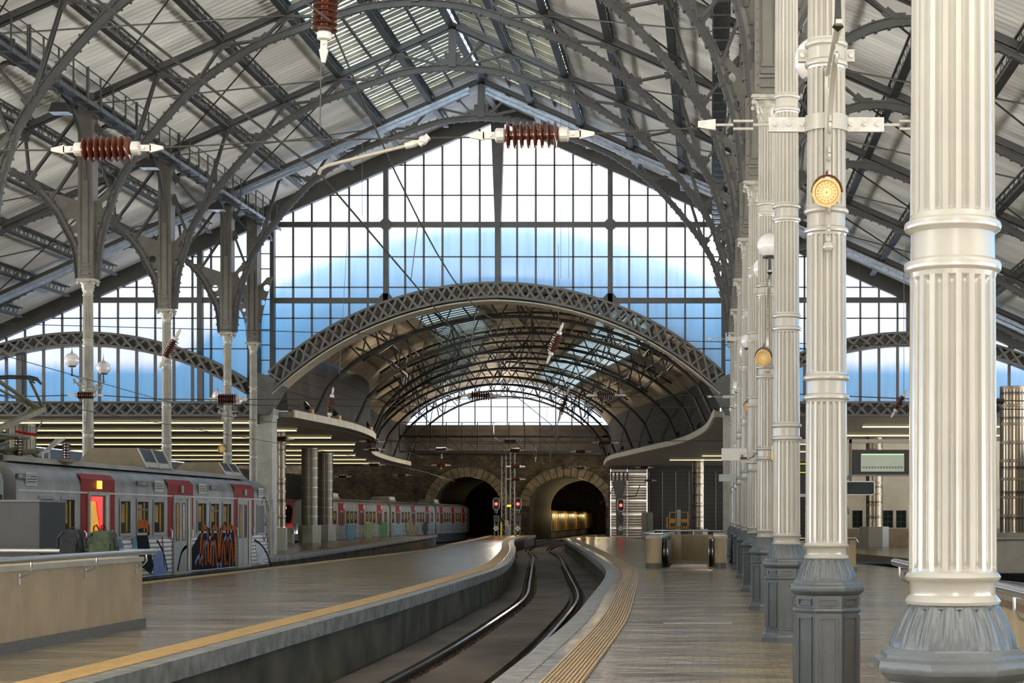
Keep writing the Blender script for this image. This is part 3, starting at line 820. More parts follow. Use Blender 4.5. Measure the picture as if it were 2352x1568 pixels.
for s, side in ((-1,'left'),(1,'right')):
    cx = XC+s*18.6
    tp = arc(cx, 10.0-RS, RS, cx-7.35, cx+7.35, 40); bt = [(cx+(u-cx)*.99, z-.55) for u, z in tp]
    lattice_member('lattice_arch', tp, bt, 26, YG-.4, .6, 'lower lattice iron arch over the %s aisle lunette' % side, 'arch')
    L1 = [c for c in COL.objects if c.name.startswith('lattice_arch')][-1]
    bp_ = MB(); bp_.grid([[(u, YG-.06, z) for u, z in tp], [(u, YG-.06, z) for u, z in bt]]); bp_.build('back_plate', M('grey brown back plate', (96,91,82), .6, 0, .15, 2), L1)
    a, b = XC+s*10.9, XC+s*26
    lattice_member('lattice_girder', [(a,6.86),(b,6.86)], [(a,6.28),(b,6.28)], 26, YG-.4, .6, 'straight lattice girder below the %s lunette' % side, 'girder')
    L1 = [c for c in COL.objects if c.name.startswith('lattice_girder')][-1]
    bp_ = MB(); bp_.box(min(a,b),max(a,b),YG-.08,YG-.05,6.28,6.86); bp_.build('back_plate', BLACK, L1)
    mb = MB(); x = XC+s*10.95
    mb.box(x-.17,x+.17,YG-.75,YG+.05,5.9,rake(x)+.2); r = mb.build('corner_post', IRON); tag(r, 'tall dark iron post at the %s corner of the great gable window' % side, 'post')
    mb = MB(); x = XC+s*10.2
    mb.box(x-.09,x+.09,YG-.4,YG-.02,7.9,rake(x)); tag(mb.build('frame_post', IRON), 'slim frame post at the %s edge of the great gable window' % side, 'post')
    mb = MB(); x = XC+s*10.55
    mb.box(x-.36,x+.36,YG-.35,YG+.5,0,6.2); mb.box(x-.41,x+.41,YG-.4,YG+.55,6.2,6.45); mb.box(x-.44,x+.44,YG-.43,YG+.58,6.45,6.6)
    tag(mb.build('gable_pier', M('pale grey pier paint', (150,150,140), .4, 0, .12, 3)), 'square grey pier carrying the %s foot of the great arch' % side, 'pier')
    # rake beam
    mb = MB(); mb.prism([(XC,19.62),(XC,20.42),(XC+s*26,20.42-.445*26),(XC+s*26,19.62-.44*26)], 'y', YG-.35, YG-.02)
    struct(mb.build('trim_%d' % (1 if s < 0 else 2), IRON), 'dark raking beam along the %s slope of the gable' % side)
# ------------------------------------------------------------------ the newer hall beyond the gable
EL = [(78.0,-19.1),(88,-18.7),(95,-19.1),(101,-19.9),(112,-22.3),(124,-24.6),(138,-26),(151,-26.6)]
ER = [(78.0,.2),(89,-.14),(97,-.77),(106,-1.9),(115.5,-3.9),(124.6,-5.8),(136,-8.0),(151,-9.4)]
def el(y): return cr(EL, y)
def er(y): return cr(ER, y)
ys = [78+73*i/36 for i in range(37)]
# canopy slabs
for side, e, xo in (('left', el, -44), ('right', er, 24)):
    mb = MB(); rows = []
    rim = [(e(y), y) for y in ys]
    n = len(rim)
    vs = []
    for z in (6.28, 6.55):
        vs += [(x,y,z) for x,y in rim]+[(xo,y,z) for x,y in rim]
    fs = []
    for k in range(2):
        o = k*2*n
        for i in range(n-1): fs.append((o+i,o+i+1,o+n+i+1,o+n+i))
    for i in range(n-1): fs.append((i,i+1,2*n+i+1,2*n+i))
    fs.append((0,n,3*n,2*n))
    mb.add(vs, fs)
    o = mb.build('ceiling', SOFFIT if side == 'left' else SOFFIT2)
    struct(o, 'boarded canopy soffit with a sweeping curved edge, %s of the tracks' % side)
    mb = MB(); mb.sweep([(x,y,6.44) for x,y in rim], .12, .34, up=(0,0,1))
    struct(mb.build('trim_%d' % (3 if side == 'left' else 4), M('beige canopy edge', (168,160,140), .55, 0, .12, 2)), 'pale curved edge of the %s canopy' % side)
    # cladding above the slab
    mb = MB(); sg = -1 if side == 'left' else 1
    mb.grid([[(x+sg*.25, y, 6.55) for x,y in rim], [(x+sg*(.35+.35*max(0,1-abs(y-84)/10)), y, 9.5+.35*(y-78)/73) for x,y in rim]])
    struct(mb.build('wall_%s' % side, CLAD), 'dark boarded wall above the %s canopy edge' % side)
# far ceiling and vault
def vault_pt(y, t, off=0.0):
    f = (y-78)/73; zl = 9.4+.4*f-off; zc = 12.6+1.0*f-off
    xl, xr = el(y)-.4, er(y)+.4
    return (xl+(xr-xl)*t, y, zl+(zc-zl)*(1-(2*t-1)**2)**.8)
T = 28
mb = MB()
for i in range(len(ys)-1):
    for k in range(T):
        t0, t1 = k/T, (k+1)/T
        sky = (.22 < (t0+t1)/2 < .36 or .68 < (t0+t1)/2 < .82) and (i % 6 not in (0,)) and 2 < i < 32
        mb.cur = 1 if sky else 0
        y0, y1 = ys[i], ys[i+1]
        mb.add([vault_pt(y0,t0), vault_pt(y0,t1), vault_pt(y1,t1), vault_pt(y1,t0)], [(0,1,2,3)])
VSKY = mat_translucent('vault roof light', (.62,.66,.6), 0, .2, 2)
struct(mb.build('ceiling', [VAULTM, VSKY], None, 40), 'curved boarded vault over the tracks beyond the gable, with two strips of roof light')
mb = MB()
for (ta, tb) in ((.2,.38),(.66,.84)):
    y = 82.0
    while y < 142:
        p = [vault_pt(y, ta+(tb-ta)*j/4, .12) for j in range(5)]
        mb.sweep(p, .03, .34, up=(0,1,0)); y += .8
tag(mb.build('louvre_slats', M('grey green louvre', (120,124,112), .5, 0, .15, 2)), 'louvre slats below the roof light strips of the vault', 'louvres', None, 'stuff')
# tubular arch trusses of the vault
DK = M('dark tubular steel', (58,57,52), .4, .3, .1, 2)
def vault_truss(y, k):
    root = empty('vault_truss', (0,0,0), '%s tubular arch truss under the vault beyond the gable' % ORD[k].replace('nearest','first'), 'arch truss', 'tubular arch trusses of the vault')
    def tp(t): return Vector(vault_pt(y, t, .25))
    xl, xr = el(y)+.05, er(y)-.05
    zc = vault_pt(y,.5)[2]-1.35
    def bt(t):
        return Vector((xl+(xr-xl)*t, y, 6.7+(zc-6.7)*(max(0,1-(2*t-1)**2))**.62))
    n = 12
    mb = MB(); mb.tube([tp(.04+.92*i/24) for i in range(25)], .07, 6); mb.build('top_chord', DK, root)
    mb = MB(); mb.tube([bt(i/32) for i in range(33)], .095, 6); mb.build('bottom_chord', DK, root)
    for i in range(n):
        a = .08+.84*i/n; b = .08+.84*(i+1)/n; m_ = (a+b)/2
        mb = MB(); mb.tube([tp(a), bt(m_)], .04, 5); mb.tube([bt(m_), tp(b)], .04, 5); mb.build('web', DK, root)
    for t in (.16,.84):
        mb = MB(); q = bt(t); mb.tube([tp(t), q], .05, 5); mb.build('hanger', DK, root)
yv = [81.5+8.4*i for i in range(9)]
for k, y in enumerate(yv): vault_truss(y, k+1)
for t, w in ((.12,'far left'),(.28,'left'),(.5,'middle'),(.72,'right'),(.88,'far right')):
    root = empty('vault_purlin', (0,0,0), 'long tubular purlin girder along the vault, %s line' % w, 'purlin', 'tubular purlins of the vault')
    top = [Vector(vault_pt(y, t, .3)) for y in yv]; bot = [p-Vector((0,0,.95)) for p in top]
    for nm, pl in (('top_chord',top),('bottom_chord',bot)):
        mb = MB(); mb.tube(pl, .06, 6); mb.build(nm, DK, root)
    mb = MB()
    for i in range(len(top)-1):
        m_ = (bot[i]+bot[i+1])/2; mb.tube([top[i], m_], .045, 5); mb.tube([m_, top[i+1]], .045, 5)
    mb.build('web', DK, root)
# end fascia with lunette at the far end of the vault
YF = 151.0
xl, xr = el(YF), er(YF)
lun = [vault_pt(YF, i/30, .12) for i in range(31)]
w = plate('window_8', [(xl-.4,9.85),(xr+.4,9.85)]+[(p[0], max(9.86,p[2])) for p in lun[::-1]], [], GLASSG, 0, None, 'y', YF)
struct(w, 'pale frosted lunette window at the far end of the vault')
mb = MB()
for i in range(1, 12):
    x = xl+(xr-xl)*i/12; t = (x-xl+.4)/(xr-xl+.8); mb.box(x-.05,x+.05,YF-.08,YF-.02,9.85,vault_pt(YF,t,.12)[2])
mb.build('glazing_bars', BAR, w)
mb = MB(); mb.box(-46,24,YF,YF+.5,7.4,9.85); mb.box(-46,24,YF-.3,YF+.6,9.4,9.85); struct(mb.build('wall_back', M('dark fascia', (72,64,54), .7, 0, .25, .8)), 'dark fascia wall under the far lunette')
mb = MB(); mb.box(-46,24,YF,197,8.75,8.95); struct(mb.build('ceiling', M('dark ceiling', (52,47,40), .7, 0, .2, 1)), 'dark flat ceiling in front of the tunnel portals')
# walkway truss across the tracks
root = empty('footway_truss', (0,0,0), 'slender steel truss crossing in front of the tunnel portals', 'truss')
YW = 142.0
for z in (8.45,7.15):
    mb = MB(); mb.bar((el(YW)+.3,YW,z),(er(YW)-.3,YW,z),.14,.14); mb.build('chord', DK, root)
xa, xb = el(YW)+.3, er(YW)-.3
for i in range(13):
    x = xa+(xb-xa)*i/13; x2 = xa+(xb-xa)*(i+1)/13
    mb = MB(); mb.bar((x,YW,7.15),(x,YW,9.6),.07,.07); mb.bar((x2,YW,7.15) if i > 5 else (x,YW,8.45),(x,YW,8.45) if i > 5 else (x2,YW,7.15),.07,.07); mb.build('web', DK, root)
mb = MB(); mb.bar((xa,YW,9.6),(xb,YW,9.6),.06,.06); mb.build('hand_rail', DK, root)
# tunnel wall
YT = 195.0
ARCH = [(-16.35,4.4,6.3,'right'),(-27.8,3.8,6.3,'left')]
def aloop(cx, hw, top, spring=2.9, n=24, base=-1.0):
    return [(cx+hw,base)]+[(cx+hw*math.cos(PI*i/n), spring+(top-spring)*math.sin(PI*i/n)) for i in range(n+1)]+[(cx-hw,base)]
wall = [(-60,-1.0)]
for cx, hw, top, sd in ARCH[::-1]: wall += aloop(cx,hw,top)[::-1]
wall += [(-10.3,-1.0),(-10.3,8.9),(-60,8.9)]
tw = plate('wall_tunnel', wall, [], STONEW, .5, None, 'y', YT+.25); struct(tw, 'weathered stone wall with the two tunnel portals')
VOUS = M('worn voussoir stone', (146,130,100), .8, 0, .3, 1.2, .5, 6)
for cx, hw, top, sd in ARCH:
    r = empty('portal_arch', (0,0,0), 'ring of large voussoir stones round the %s tunnel portal' % sd, 'stone arch', 'stone arches of the tunnel portals')
    n = 19
    for k in range(n):
        a0, a1 = PI*k/n+.008, PI*(k+1)/n-.008; mb = MB()
        def q(a, g): return (cx+(hw+g)*math.cos(a), 2.9+(top-2.9+g)*math.sin(a))
        mb.prism([q(a0,.02),q(a1,.02),q(a1,1.15),q(a0,1.15)], 'y', YT-.22-.06*(k%2), YT+.1); mb.build('voussoir', VOUS, r)
    mb = MB(); rows = []
    for y in (YT+.2, YT+9, YT+18):
        rows.append([(u+(y-YT)*.045, y, v) for u, v in aloop(cx, hw-.02, top-.02)])
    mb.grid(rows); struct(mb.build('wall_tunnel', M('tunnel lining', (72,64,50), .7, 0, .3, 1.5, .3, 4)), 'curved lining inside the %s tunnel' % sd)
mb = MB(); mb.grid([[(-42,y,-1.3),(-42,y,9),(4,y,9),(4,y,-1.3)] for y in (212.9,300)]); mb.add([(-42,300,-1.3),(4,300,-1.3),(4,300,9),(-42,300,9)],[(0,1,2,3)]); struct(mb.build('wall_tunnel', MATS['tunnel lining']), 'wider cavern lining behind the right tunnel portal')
# cladding walls either side, metal clad block by the right portal
mb = MB(); mb.box(-60,-45.5,78,197,-1,6.4); struct(mb.build('wall_left', CLADV), 'dark panelled wall far left behind the trains')
mb = MB(); mb.box(-10.3,26,172,173,-1,9); struct(mb.build('wall_right', CLADV), 'dark panel wall right of the tunnel portal')
mb = MB()
for i in range(9): mb.box(-6.2+1.35*i,-6.15+1.35*i,171.9,172,0,6.3)
tag(mb.build('panel_joints', GALV), 'pale vertical joint strips on the dark panel wall', 'trim')
root = empty('metal_panel', (-7.7,161,0), 'ribbed bare metal partition reflecting light beside the right portal', 'partition')
mb = MB(); mb.box(-1.75,1.75,0,1,-.9,6.25); mb.build('sheet', PANELM, root)
mb = MB()
for z in (.6,1.9,3.2,4.5,5.7): mb.box(-1.78,1.78,-.06,0,z,z+.12)
for x in (-1.75,-.2,1.68): mb.box(x,x+.1,-.08,0,-.5,6.25)
mb.build('battens', STEEL, root)
# strip lights in the soffits
LIT = M('lit strip light', (240,232,190), .4, 0, 0, emit=(255,236,180), estr=.75)
LFR = M('strip light frame', (130,124,108), .5, 0, .1)
def strip(x0, x1, y, lab):
    r = empty('strip_light', ((x0+x1)/2, y, 6.28), lab, 'ceiling light', 'long strip lights in the canopy soffits')
    h = (x1-x0)/2
    mb = MB(); mb.box(-h,h,-.22,.22,-.05,0.0); mb.build('trough', LFR, r)
    mb = MB(); mb.box(-h+.03,h-.03,-.12,.12,-.16,-.1); mb.build('diffuser', LIT, r)
    mb = MB()
    for q in range(5): mb.box(-h+.5+(2*h-1)*q/4-.03,-h+.5+(2*h-1)*q/4+.03,-.03,.03,-.1,-.04)
    mb.build('hangers', LFR, r)
yy = [80.4,87.6,95.6,104.5,114,123,132,141]
for k, y in enumerate(yy):
    x1 = el(y)-1.2 if y > 100 else -21.3
    strip(-43, x1, y, 'long glowing strip light across the left canopy soffit, %s row from the gable' % ORD[k+1].replace('nearest','first'))
for k, y in enumerate([84,93,104,116]):
    strip(er(y)+6 if y > 90 else 7.5, 20, y, 'strip light in the right canopy soffit, %s row from the gable' % ORD[k+1].replace('nearest','first'))
strip(-3.2, 1.0, 133, 'short strip light near the curved edge of the right canopy')
strip(-.6, 3.2, 124, 'short strip light over the far round column at right')
# white building with windows at the far right
PLAST = M('off white rendered wall', (206,196,174), .7, 0, .12, .8, .1, 12)
mb = MB(); YB = 103
b = plate('wall_right', [(7.6,-1),(24,-1),(24,6.28),(7.6,6.28)], [[(x,1.05),(x+.62,1.05),(x+.62,2.1),(x,2.1)] for x in (8.6,10.45,11.25,17.6)]+[[(17.5,3.9),(18.1,3.9),(18.1,5.1),(17.5,5.1)],[(9.9,0.0),(10.35,0.0),(10.35,2.1),(9.9,2.1)]], PLAST, .3, None, 'y', YB)
struct(b, 'off white building wall with small green windows at the far right')
mb = MB(); mb.box(7.6,24,YB-.35,YB-.14,0,1.0); struct(mb.build('baseboard_right', M('tan stone dado', (150,132,104), .5, 0, .15, 2)), 'tan stone dado of the off white wall')
GRN = M('dark green glass', (26,46,37), .5, 0, .1, spec=.15); GRF = M('green window frame', (24,36,30), .4, 0, .1)
for i, x in enumerate((8.6,10.45,11.25,17.6)):
    mb = MB(); mb.box(x,x+.62,YB,YB+.03,1.05,2.1); w = struct(mb.build('window_%d' % (20+i), GRN), 'small dark green window in the off white wall')
    mb = MB()
    for q in (0,.29,.58): mb.box(x+q,x+q+.04,YB-.06,YB,1.05,2.1)
    for q in (0,.34,.68,1.01): mb.box(x,x+.62,YB-.06,YB,1.05+q,1.09+q)
    mb.build('frame', GRF, w)
    mb = MB(); mb.box(x-.12,x+.74,YB-.28,YB-.14,.93,1.05); mb.box(x-.1,x+.72,YB-.24,YB-.14,2.1,2.2); mb.build('sill', PLAST, w)
mb = MB(); mb.box(17.5,18.1,YB,YB+.03,3.9,5.1); w = struct(mb.build('window_24', GRN), 'upper dark green window in the off white wall')
mb = MB(); mb.box(9.9,10.35,YB,YB+.03,0,2.1); w = struct(mb.build('door_1', GRF), 'dark narrow door in the off white wall')
mb = MB(); mb.box(17,17.4,14,78,-1,4.2); struct(mb.build('wall_right', M('aisle shading wall', (150,140,122), .7, 0, .2, .6)), 'unseen low wall added along the right aisle to block side light')  # added out of view to keep side light off the right columns
# round clad columns
def round_col(x, y, d, z0, z1, bw, lab, mat_, base_h=1.15, ch=0):
    r = empty('round_column', (x,y,0), lab, 'column', 'round clad columns under the canopies')
    mb = MB(); R = d/2; mb.lathe([(R,base_h*.95),(R,z1)], 40, cap=False)
    mb.build('cladding', mat_, r, 40)
    mb = MB(); z = base_h
    nb = 8; 
    for i in range(nb):
        zz = base_h+(z1-base_h)*(i+1)/nb; mb.lathe([(R,zz-.1),(R+.012,zz-.09),(R+.012,zz-.01),(R,zz)], 40, cap=False)
    mb.build('cover_ring', M('column cover ring', (120,108,90), .35, .4, .1), r, 40)
    mb = MB()
    for k in range(24):
        a = 2*PI*k/24; M4 = Matrix.Rotation(a,4,'Z'); b2 = MB(); b2.box(-.018,.018,R-.004,R+.008,base_h+.05,z1-.12)
        mb.add([M4 @ Vector(v) for v in b2.v], b2.f)
    mb.build('flute_shade', M('column flute shadow strip', (58,52,42), .5, .2, .1), r)  # raised dark strips put the shade of flutes into colour
    mb = MB(); w = bw/2
    mb.prism([(-w,-w*.5),(-w*.5,-w),(w*.5,-w),(w,-w*.5),(w,w*.5),(w*.5,w),(-w*.5,w),(-w,w*.5)], 'z', 0, base_h); mb.build('plinth', GRANITE, r)
    return r
GRC = M('greenish stone cladding', (108,106,88), .35, .1, .15, 1.2)
round_col((2008-PX)*98/F, 98, .93, 0, 6.28, 1.6, 'round column clad in metal strips before the off white wall', SMET)
round_col(10.7, 60, .93, 0, 6.3, 1.4, 'round strip clad column at the right edge of the photo', SMET)
round_col(-.96, 134, .93, 0, 6.28, 1.55, 'gleaming round column right of the yellow lift platform', SMET, .75)
round_col(-26.6, 113, 1.06, 0, 6.28, 1.35, 'thick greenish round column left of centre, the left one of the close pair', GRC)
round_col(-27.6, 122, 1.05, 0, 6.28, 1.4, 'thick greenish round column left of centre, the right one of the close pair', GRC)
round_col(-22.25, 88, .56, 0, 6.28, .66, 'slimmer metal striped round column right behind the nose of the grey train', SMET)
round_col((48-PX)*84/F, 84, 1.4, 0, 6.28, 1.7, 'broad round column behind the pantograph at the far left', GRC)
mb = MB(); z = 0
r = empty('litter_bin', (-27.1,110.2,0), 'small steel litter bin on a stone block beside the thick round columns', 'bin')
mb.box(-.9,.1,-.3,.3,0,1.0); mb.build('stone_block', GRANITE, r)
mb = MB(); mb.lathe([(.12,.6),(.19,.62),(.19,1.2),(.15,1.25)], 16, (.3,-.4,0)); mb.build('bin_body', STEEL, r, 40)
# ------------------------------------------------------------------ platforms and track
TM = [(-6,-4.3),(30,-4.3),(46,-4.75),(57,-5.3),(72,-6.75),(91,-8.65),(114,-11.0),(126,-12.5),(138,-13.9),(160,-15.3),(195,-16.35),(285,-20.4+8)]
def tm(y): return cr(TM, y)
NL = [(-6,-6.35),(31,-6.35),(45,-6.6),(57.6,-7.05),(72,-8.35),(91,-10.4),(114,-13.15),(135,-15.3),(151,-15.95),(160,-16.4)]
NR = [(-6,-2.25),(25,-2.27),(34.6,-2.5),(53,-3.25),(71.8,-4.96),(96,-7.5),(118,-9.9),(138,-11.9),(146,-11.6)]
ML = [(-6,-15.1),(75,-14.9),(92,-15.2),(107,-16.5),(135,-18.6),(160,-20.8)]
PL = [(-6,-18.75),(73,-18.75),(90,-19.9),(168,-26.8)]
def nl(y): return cr(NL, y)
def nr(y): return cr(NR, y)
def ml(y): return cr(ML, y)
def pl(y): return cr(PL, y)
def redge(y): return 5.35-.152*(y-62)
def slab(e0, e1, y0, y1, name, lab, n=120):
    mb = MB(); ys_ = [y0+(y1-y0)*i/n for i in range(n+1)]
    a = [(e0(y), y) for y in ys_]; b = [(e1(y), y) for y in ys_]
    mb.grid([[(x,y,0) for x,y in a],[(x,y,0) for x,y in b]])
    o = mb.build(name, FLOOR); return struct(o, lab)
slab(nl, ml, -6, 160, 'floor', 'polished paving of the middle platform')
slab(nr, redge, -6, 146, 'floor', 'polished paving of the right platform')
slab(lambda y: pl(y), lambda y: -25.6 if y < 80 else -26.9-.01*(y-80), -6, 166, 'floor', 'polished paving of the left platform behind the train')
slab(lambda y: redge(y)+4.0, lambda y: 30, 40, 103, 'floor', 'paving of the far right platform before the off white building')
EDGE = M('worn granite edge', (140,136,126), .5, 0, .3, 4, .3, 20)
WALLP = M('stained concrete platform wall', (92,84,64), .8, 0, .38, .9, .4, 6, detail=9)
def off(fn, d):
    def g(y):
        s = (fn(y+.5)-fn(y-.5)); k = 1/math.sqrt(1+s*s); return fn(y)+d/k
    return g
def coping(fn, sgn, y0, y1, lab, num, wlab, n=150):
    """sgn: +1 platform lies towards -x of the edge"""
    ys_ = [y0+(y1-y0)*i/n for i in range(n+1)]
    fi = off(fn, -sgn*.3); fw = off(fn, -sgn*.14)
    mb = MB()
    mb.grid([[(fi(y),y,.006) for y in ys_],[(fn(y),y,.006) for y in ys_],[(fn(y),y,-.24) for y in ys_],[(fw(y),y,-.24) for y in ys_]])
    struct(mb.build('trim_%d' % num, EDGE), lab)
    mb = MB(); mb.grid([[(fw(y),y,-.2) for y in ys_],[(fw(y),y,-1.15) for y in ys_]])
    k = 0; y = y0+1
    struct(mb.build('wall_platform', WALLP), wlab)
def tactile(fn, sgn, y0, y1, d0, d1, lab, mat_, ribs=0, n=170):
    ys_ = [y0+(y1-y0)*i/n for i in range(n+1)]
    a = off(fn, -sgn*d0); b = off(fn, -sgn*d1)
    mb = MB(); mb.grid([[(a(y),y,.004) for y in ys_],[(a(y),y,.012) for y in ys_],[(b(y),y,.012) for y in ys_],[(b(y),y,.004) for y in ys_]])
    o = mb.build('tactile_strip', mat_); tag(o, lab, 'tactile paving', 'tactile strips along the platform edges')
    mb = MB()
    if ribs:
        for k in range(ribs):
            g = off(fn, -sgn*(d0+(d1-d0)*(k+.5)/ribs)); mb.sweep([(g(y),y,.02) for y in ys_], .026, .022, up=(0,0,1))
        mb.build('ribs', TAC2, o)
    return o
TAC = M('ochre tactile paving', (196,160,104), .6, 0, .15, 6, .1, 30)
TAC2 = M('beige tactile paving', (196,166,122), .5, 0, .15, 6, .1, 30)
def dots_mat():
    m = M('studded ochre tactile paving', (200,158,96), .6, 0, .12, 5); nt = m.node_tree; nd = nt.nodes; lk = nt.links
    tc = nd.new('ShaderNodeTexCoord'); v = nd.new('ShaderNodeTexVoronoi'); v.inputs['Scale'].default_value = 16; v.inputs['Randomness'].default_value = 0
    lk.new(tc.outputs['Object'], v.inputs['Vector']); b = nd.new('ShaderNodeBump'); b.inputs['Strength'].default_value = .9; b.inputs['Distance'].default_value = .02; b.invert = True
    lk.new(v.outputs['Distance'], b.inputs['Height']); lk.new(b.outputs['Normal'], nd['Principled BSDF'].inputs['Normal']); return m
STUD = dots_mat()
coping(nl, 1, -6, 160, 'granite edge stones of the middle platform along the curving track', 5, 'stained concrete wall below the middle platform edge')
coping(nr, -1, -6, 146, 'granite edge stones of the right platform along the curving track', 6, 'stained concrete wall below the right platform edge')
coping(ml, -1, 10, 160, 'edge stones of the middle platform beside the grey train', 7, 'concrete wall of the middle platform beside the grey train')
coping(pl, 1, 10, 166, 'edge stones of the left platform', 8, 'concrete wall below the left platform edge')
coping(redge, 1, -6, 146, 'edge stones on the far side of the right platform', 9, 'concrete wall on the far side of the right platform')
tactile(nl, 1, -6, 159, .32, .78, 'studded ochre tactile strip along the curving track edge of the middle platform', STUD)
tactile(nr, -1, -6, 144, .5, .95, 'ribbed beige tactile strip along the curving track edge of the right platform', M('worn brown tactile base', (150,124,88), .6, 0, .2, 6), 10)
tactile(ml, -1, 20, 158, .25, .6, 'narrow ochre tactile strip along the middle platform edge by the grey train', STUD)
tactile(pl, 1, 60, 164, .3, .6, 'narrow ochre tactile strip on the left platform edge behind the train nose', STUD)
# platform end faces
mb = MB(); mb.box(ml(160),nl(160),159.9,160,-1.1,0); struct(mb.build('wall_platform', WALLP), 'end wall of the middle platform')
mb = MB(); mb.box(nr(146),redge(146),145.9,146,-1.1,0); struct(mb.build('wall_platform', WALLP), 'end wall of the right platform')
# track bed
BED = M('dirty concrete track bed', (92,80,66), .85, 0, .35, .7, .4, 5, stretch=(1,.5,1), detail=9)
mb = MB(); mb.box(-60,40,-6,300,-1.3,-1.12); struct(mb.build('floor', BED), 'dirty concrete track bed between the platforms')
def slabtrack(tmf, y0, y1, lab, n=150):
    ys_ = [y0+(y1-y0)*i/n for i in range(n+1)]; mb = MB()
    for a, b in ((-1.9,-1.12),(-.6,.58),(1.1,1.9)):
        g0, g1 = off(tmf,a), off(tmf,b)
        mb.grid([[(g0(y),y,-1.12) for y in ys_],[(g0(y),y,-1.0) for y in ys_],[(g1(y),y,-1.0) for y in ys_],[(g1(y),y,-1.12) for y in ys_]])
    struct(mb.build('floor', BED), lab)
slabtrack(tm, -6, 190, 'raised concrete bands of the slab track')
RAILT = M('worn rail top steel', (188,188,184), .18, .95, .1, 5); RAILW = M('rusty rail web', (62,48,38), .7, .2, .3, 8, .3, 30)
RUST = M('rusty clip', (74,54,40), .8, .2, .3, 9)
def rail(tmf, d, y0, y1, lab, n=190):
    g = off(tmf, d); ys_ = [y0+(y1-y0)*i/n for i in range(n+1)]
    r = empty('rail', (0,0,0), lab, 'rail', 'rails of the tracks')
    mb = MB(); mb.sweep([(g(y),y,-.955) for y in ys_], .075, .03, up=(0,0,1)); mb.build('rail_head', RAILT, r)
    mb = MB(); mb.sweep([(g(y),y,-.99) for y in ys_], .07, .04, up=(0,0,1)); mb.sweep([(g(y),y,-1.045) for y in ys_], .02, .09, up=(0,0,1)); mb.sweep([(g(y),y,-1.1) for y in ys_], .14, .03, up=(0,0,1)); mb.build('rail_web', RAILW, r)
    return r
rail(tm, -.87, -6, 240, 'left running rail of the curving track between the platforms')
rail(tm, .87, -6, 240, 'right running rail of the curving track between the platforms')
mb = MB(); y = 20.0
while y < 95:
    for d in (-.87,.87):
        g = off(tm, d); x = g(y)
        for q in (-.13,.13):
            mb.box(x+q-.035,x+q+.035,y-.06,y+.06,-1.1,-1.05); mb.lathe([(.018,-1.06),(.018,-1.0)], 5, (x+q,y,0))
    y += .6
tag(mb.build('rail_clips', RUST), 'rusty rail clips and bolts along both rails', 'rail clips', None, 'stuff')
mb = MB(); y = 20.0
random.seed(3)
for _ in range(900):
    y = 20+random.random()**1.6*60; g = off(tm, -.87+random.uniform(.1,.25)); s = random.uniform(.02,.05)
    mb.sphere((g(y), y, -1.1+s*.4), s, 5, 4, (1,1.2,.8))
tag(mb.build('gravel', M('brown gravel', (104,84,64), .9, 0, .4, 5)), 'brown gravel in the channel beside the left rail', 'gravel', None, 'stuff')
TL = lambda y: -16.95 if y < 75 else -16.95-(y-75)**2*.0011
for d, w in ((-.87,'left'),(.87,'right')):
    rail(TL, d, 20, 150, '%s rail of the track under the grey train' % w, 60)
TR = lambda y: redge(y)+2.0
for d, w in ((-.87,'left'),(.87,'right')): rail(TR, d, 20, 120, '%s rail of the track beyond the right platform' % w, 40)
# ------------------------------------------------------------------ stair parapets
def handrail(pts, posts, parent_or_lab, r=.036, lab=None):
    o = empty('handrail', (0,0,0), lab, 'handrail', 'steel handrails of the stair enclosures')
    mb = MB(); mb.tube(pts, r, 10); mb.build('rail_tube', STEEL, o, 40)
    for (p, dx, dy) in posts:
        p = Vector(p); mb = MB(); d = Vector((dx,dy,0))
        mb.tube([p-Vector((0,0,.02)), p-Vector((0,0,.14)), p-Vector((0,0,.2))+d*.3, p-Vector((0,0,.24))+d], .013, 6)
        q = p+d-Vector((0,0,.24)); mb.box(q.x-.02-abs(d.y)*0,q.x+.02,q.y-.03,q.y+.03,q.z-.09,q.z+.05)
        mb.build('bracket', STEEL, o, 40)
    return o
TANC = M('pale coping stone', (190,180,160), .45, 0, .12, 3)
r = empty('stair_parapet', (-9.0,20,0), 'tan stair parapet wall at the left with dark stone skirting', 'parapet')
mb = MB(); mb.box(0,.25,-9,6.2,.14,1.02); mb.build('panel', TAN, r)
mb = MB(); mb.box(-.02,.27,-9,6.24,1.02,1.09); mb.build('coping', TANC, r)
mb = MB(); mb.box(-.03,.29,-9,6.26,0,.14); mb.build('skirting', PLINTH, r)
r = empty('stair_parapet', (-12.2,26.2,0), 'tan end parapet of the left stair, behind the long parapet', 'parapet')
mb = MB(); mb.box(-1.5,3.16,-.25,0,.14,1.02); mb.build('panel', TAN, r)
mb = MB(); mb.box(-1.5,3.16,-.27,.02,1.02,1.09); mb.build('coping', TANC, r)
mb = MB(); mb.box(-1.5,3.16,-.28,.03,0,.14); mb.build('skirting', PLINTH, r)
handrail([(-8.58,11,1.17),(-8.58,26.1,1.17),(-8.62,26.4,1.16)], [((-8.58,y,1.17),-.17,0) for y in (14.6,16.9,19.2,21.5,23.8,25.9)], None, .045, 'steel handrail along the long left stair parapet')
handrail([(-13.9,26.3,1.19),(-8.75,26.3,1.17)], [((x,26.3,1.18),0,-.2) for x in (-12.6,-11.2,-9.8)], None, .04, 'steel handrail across the end of the left stair')
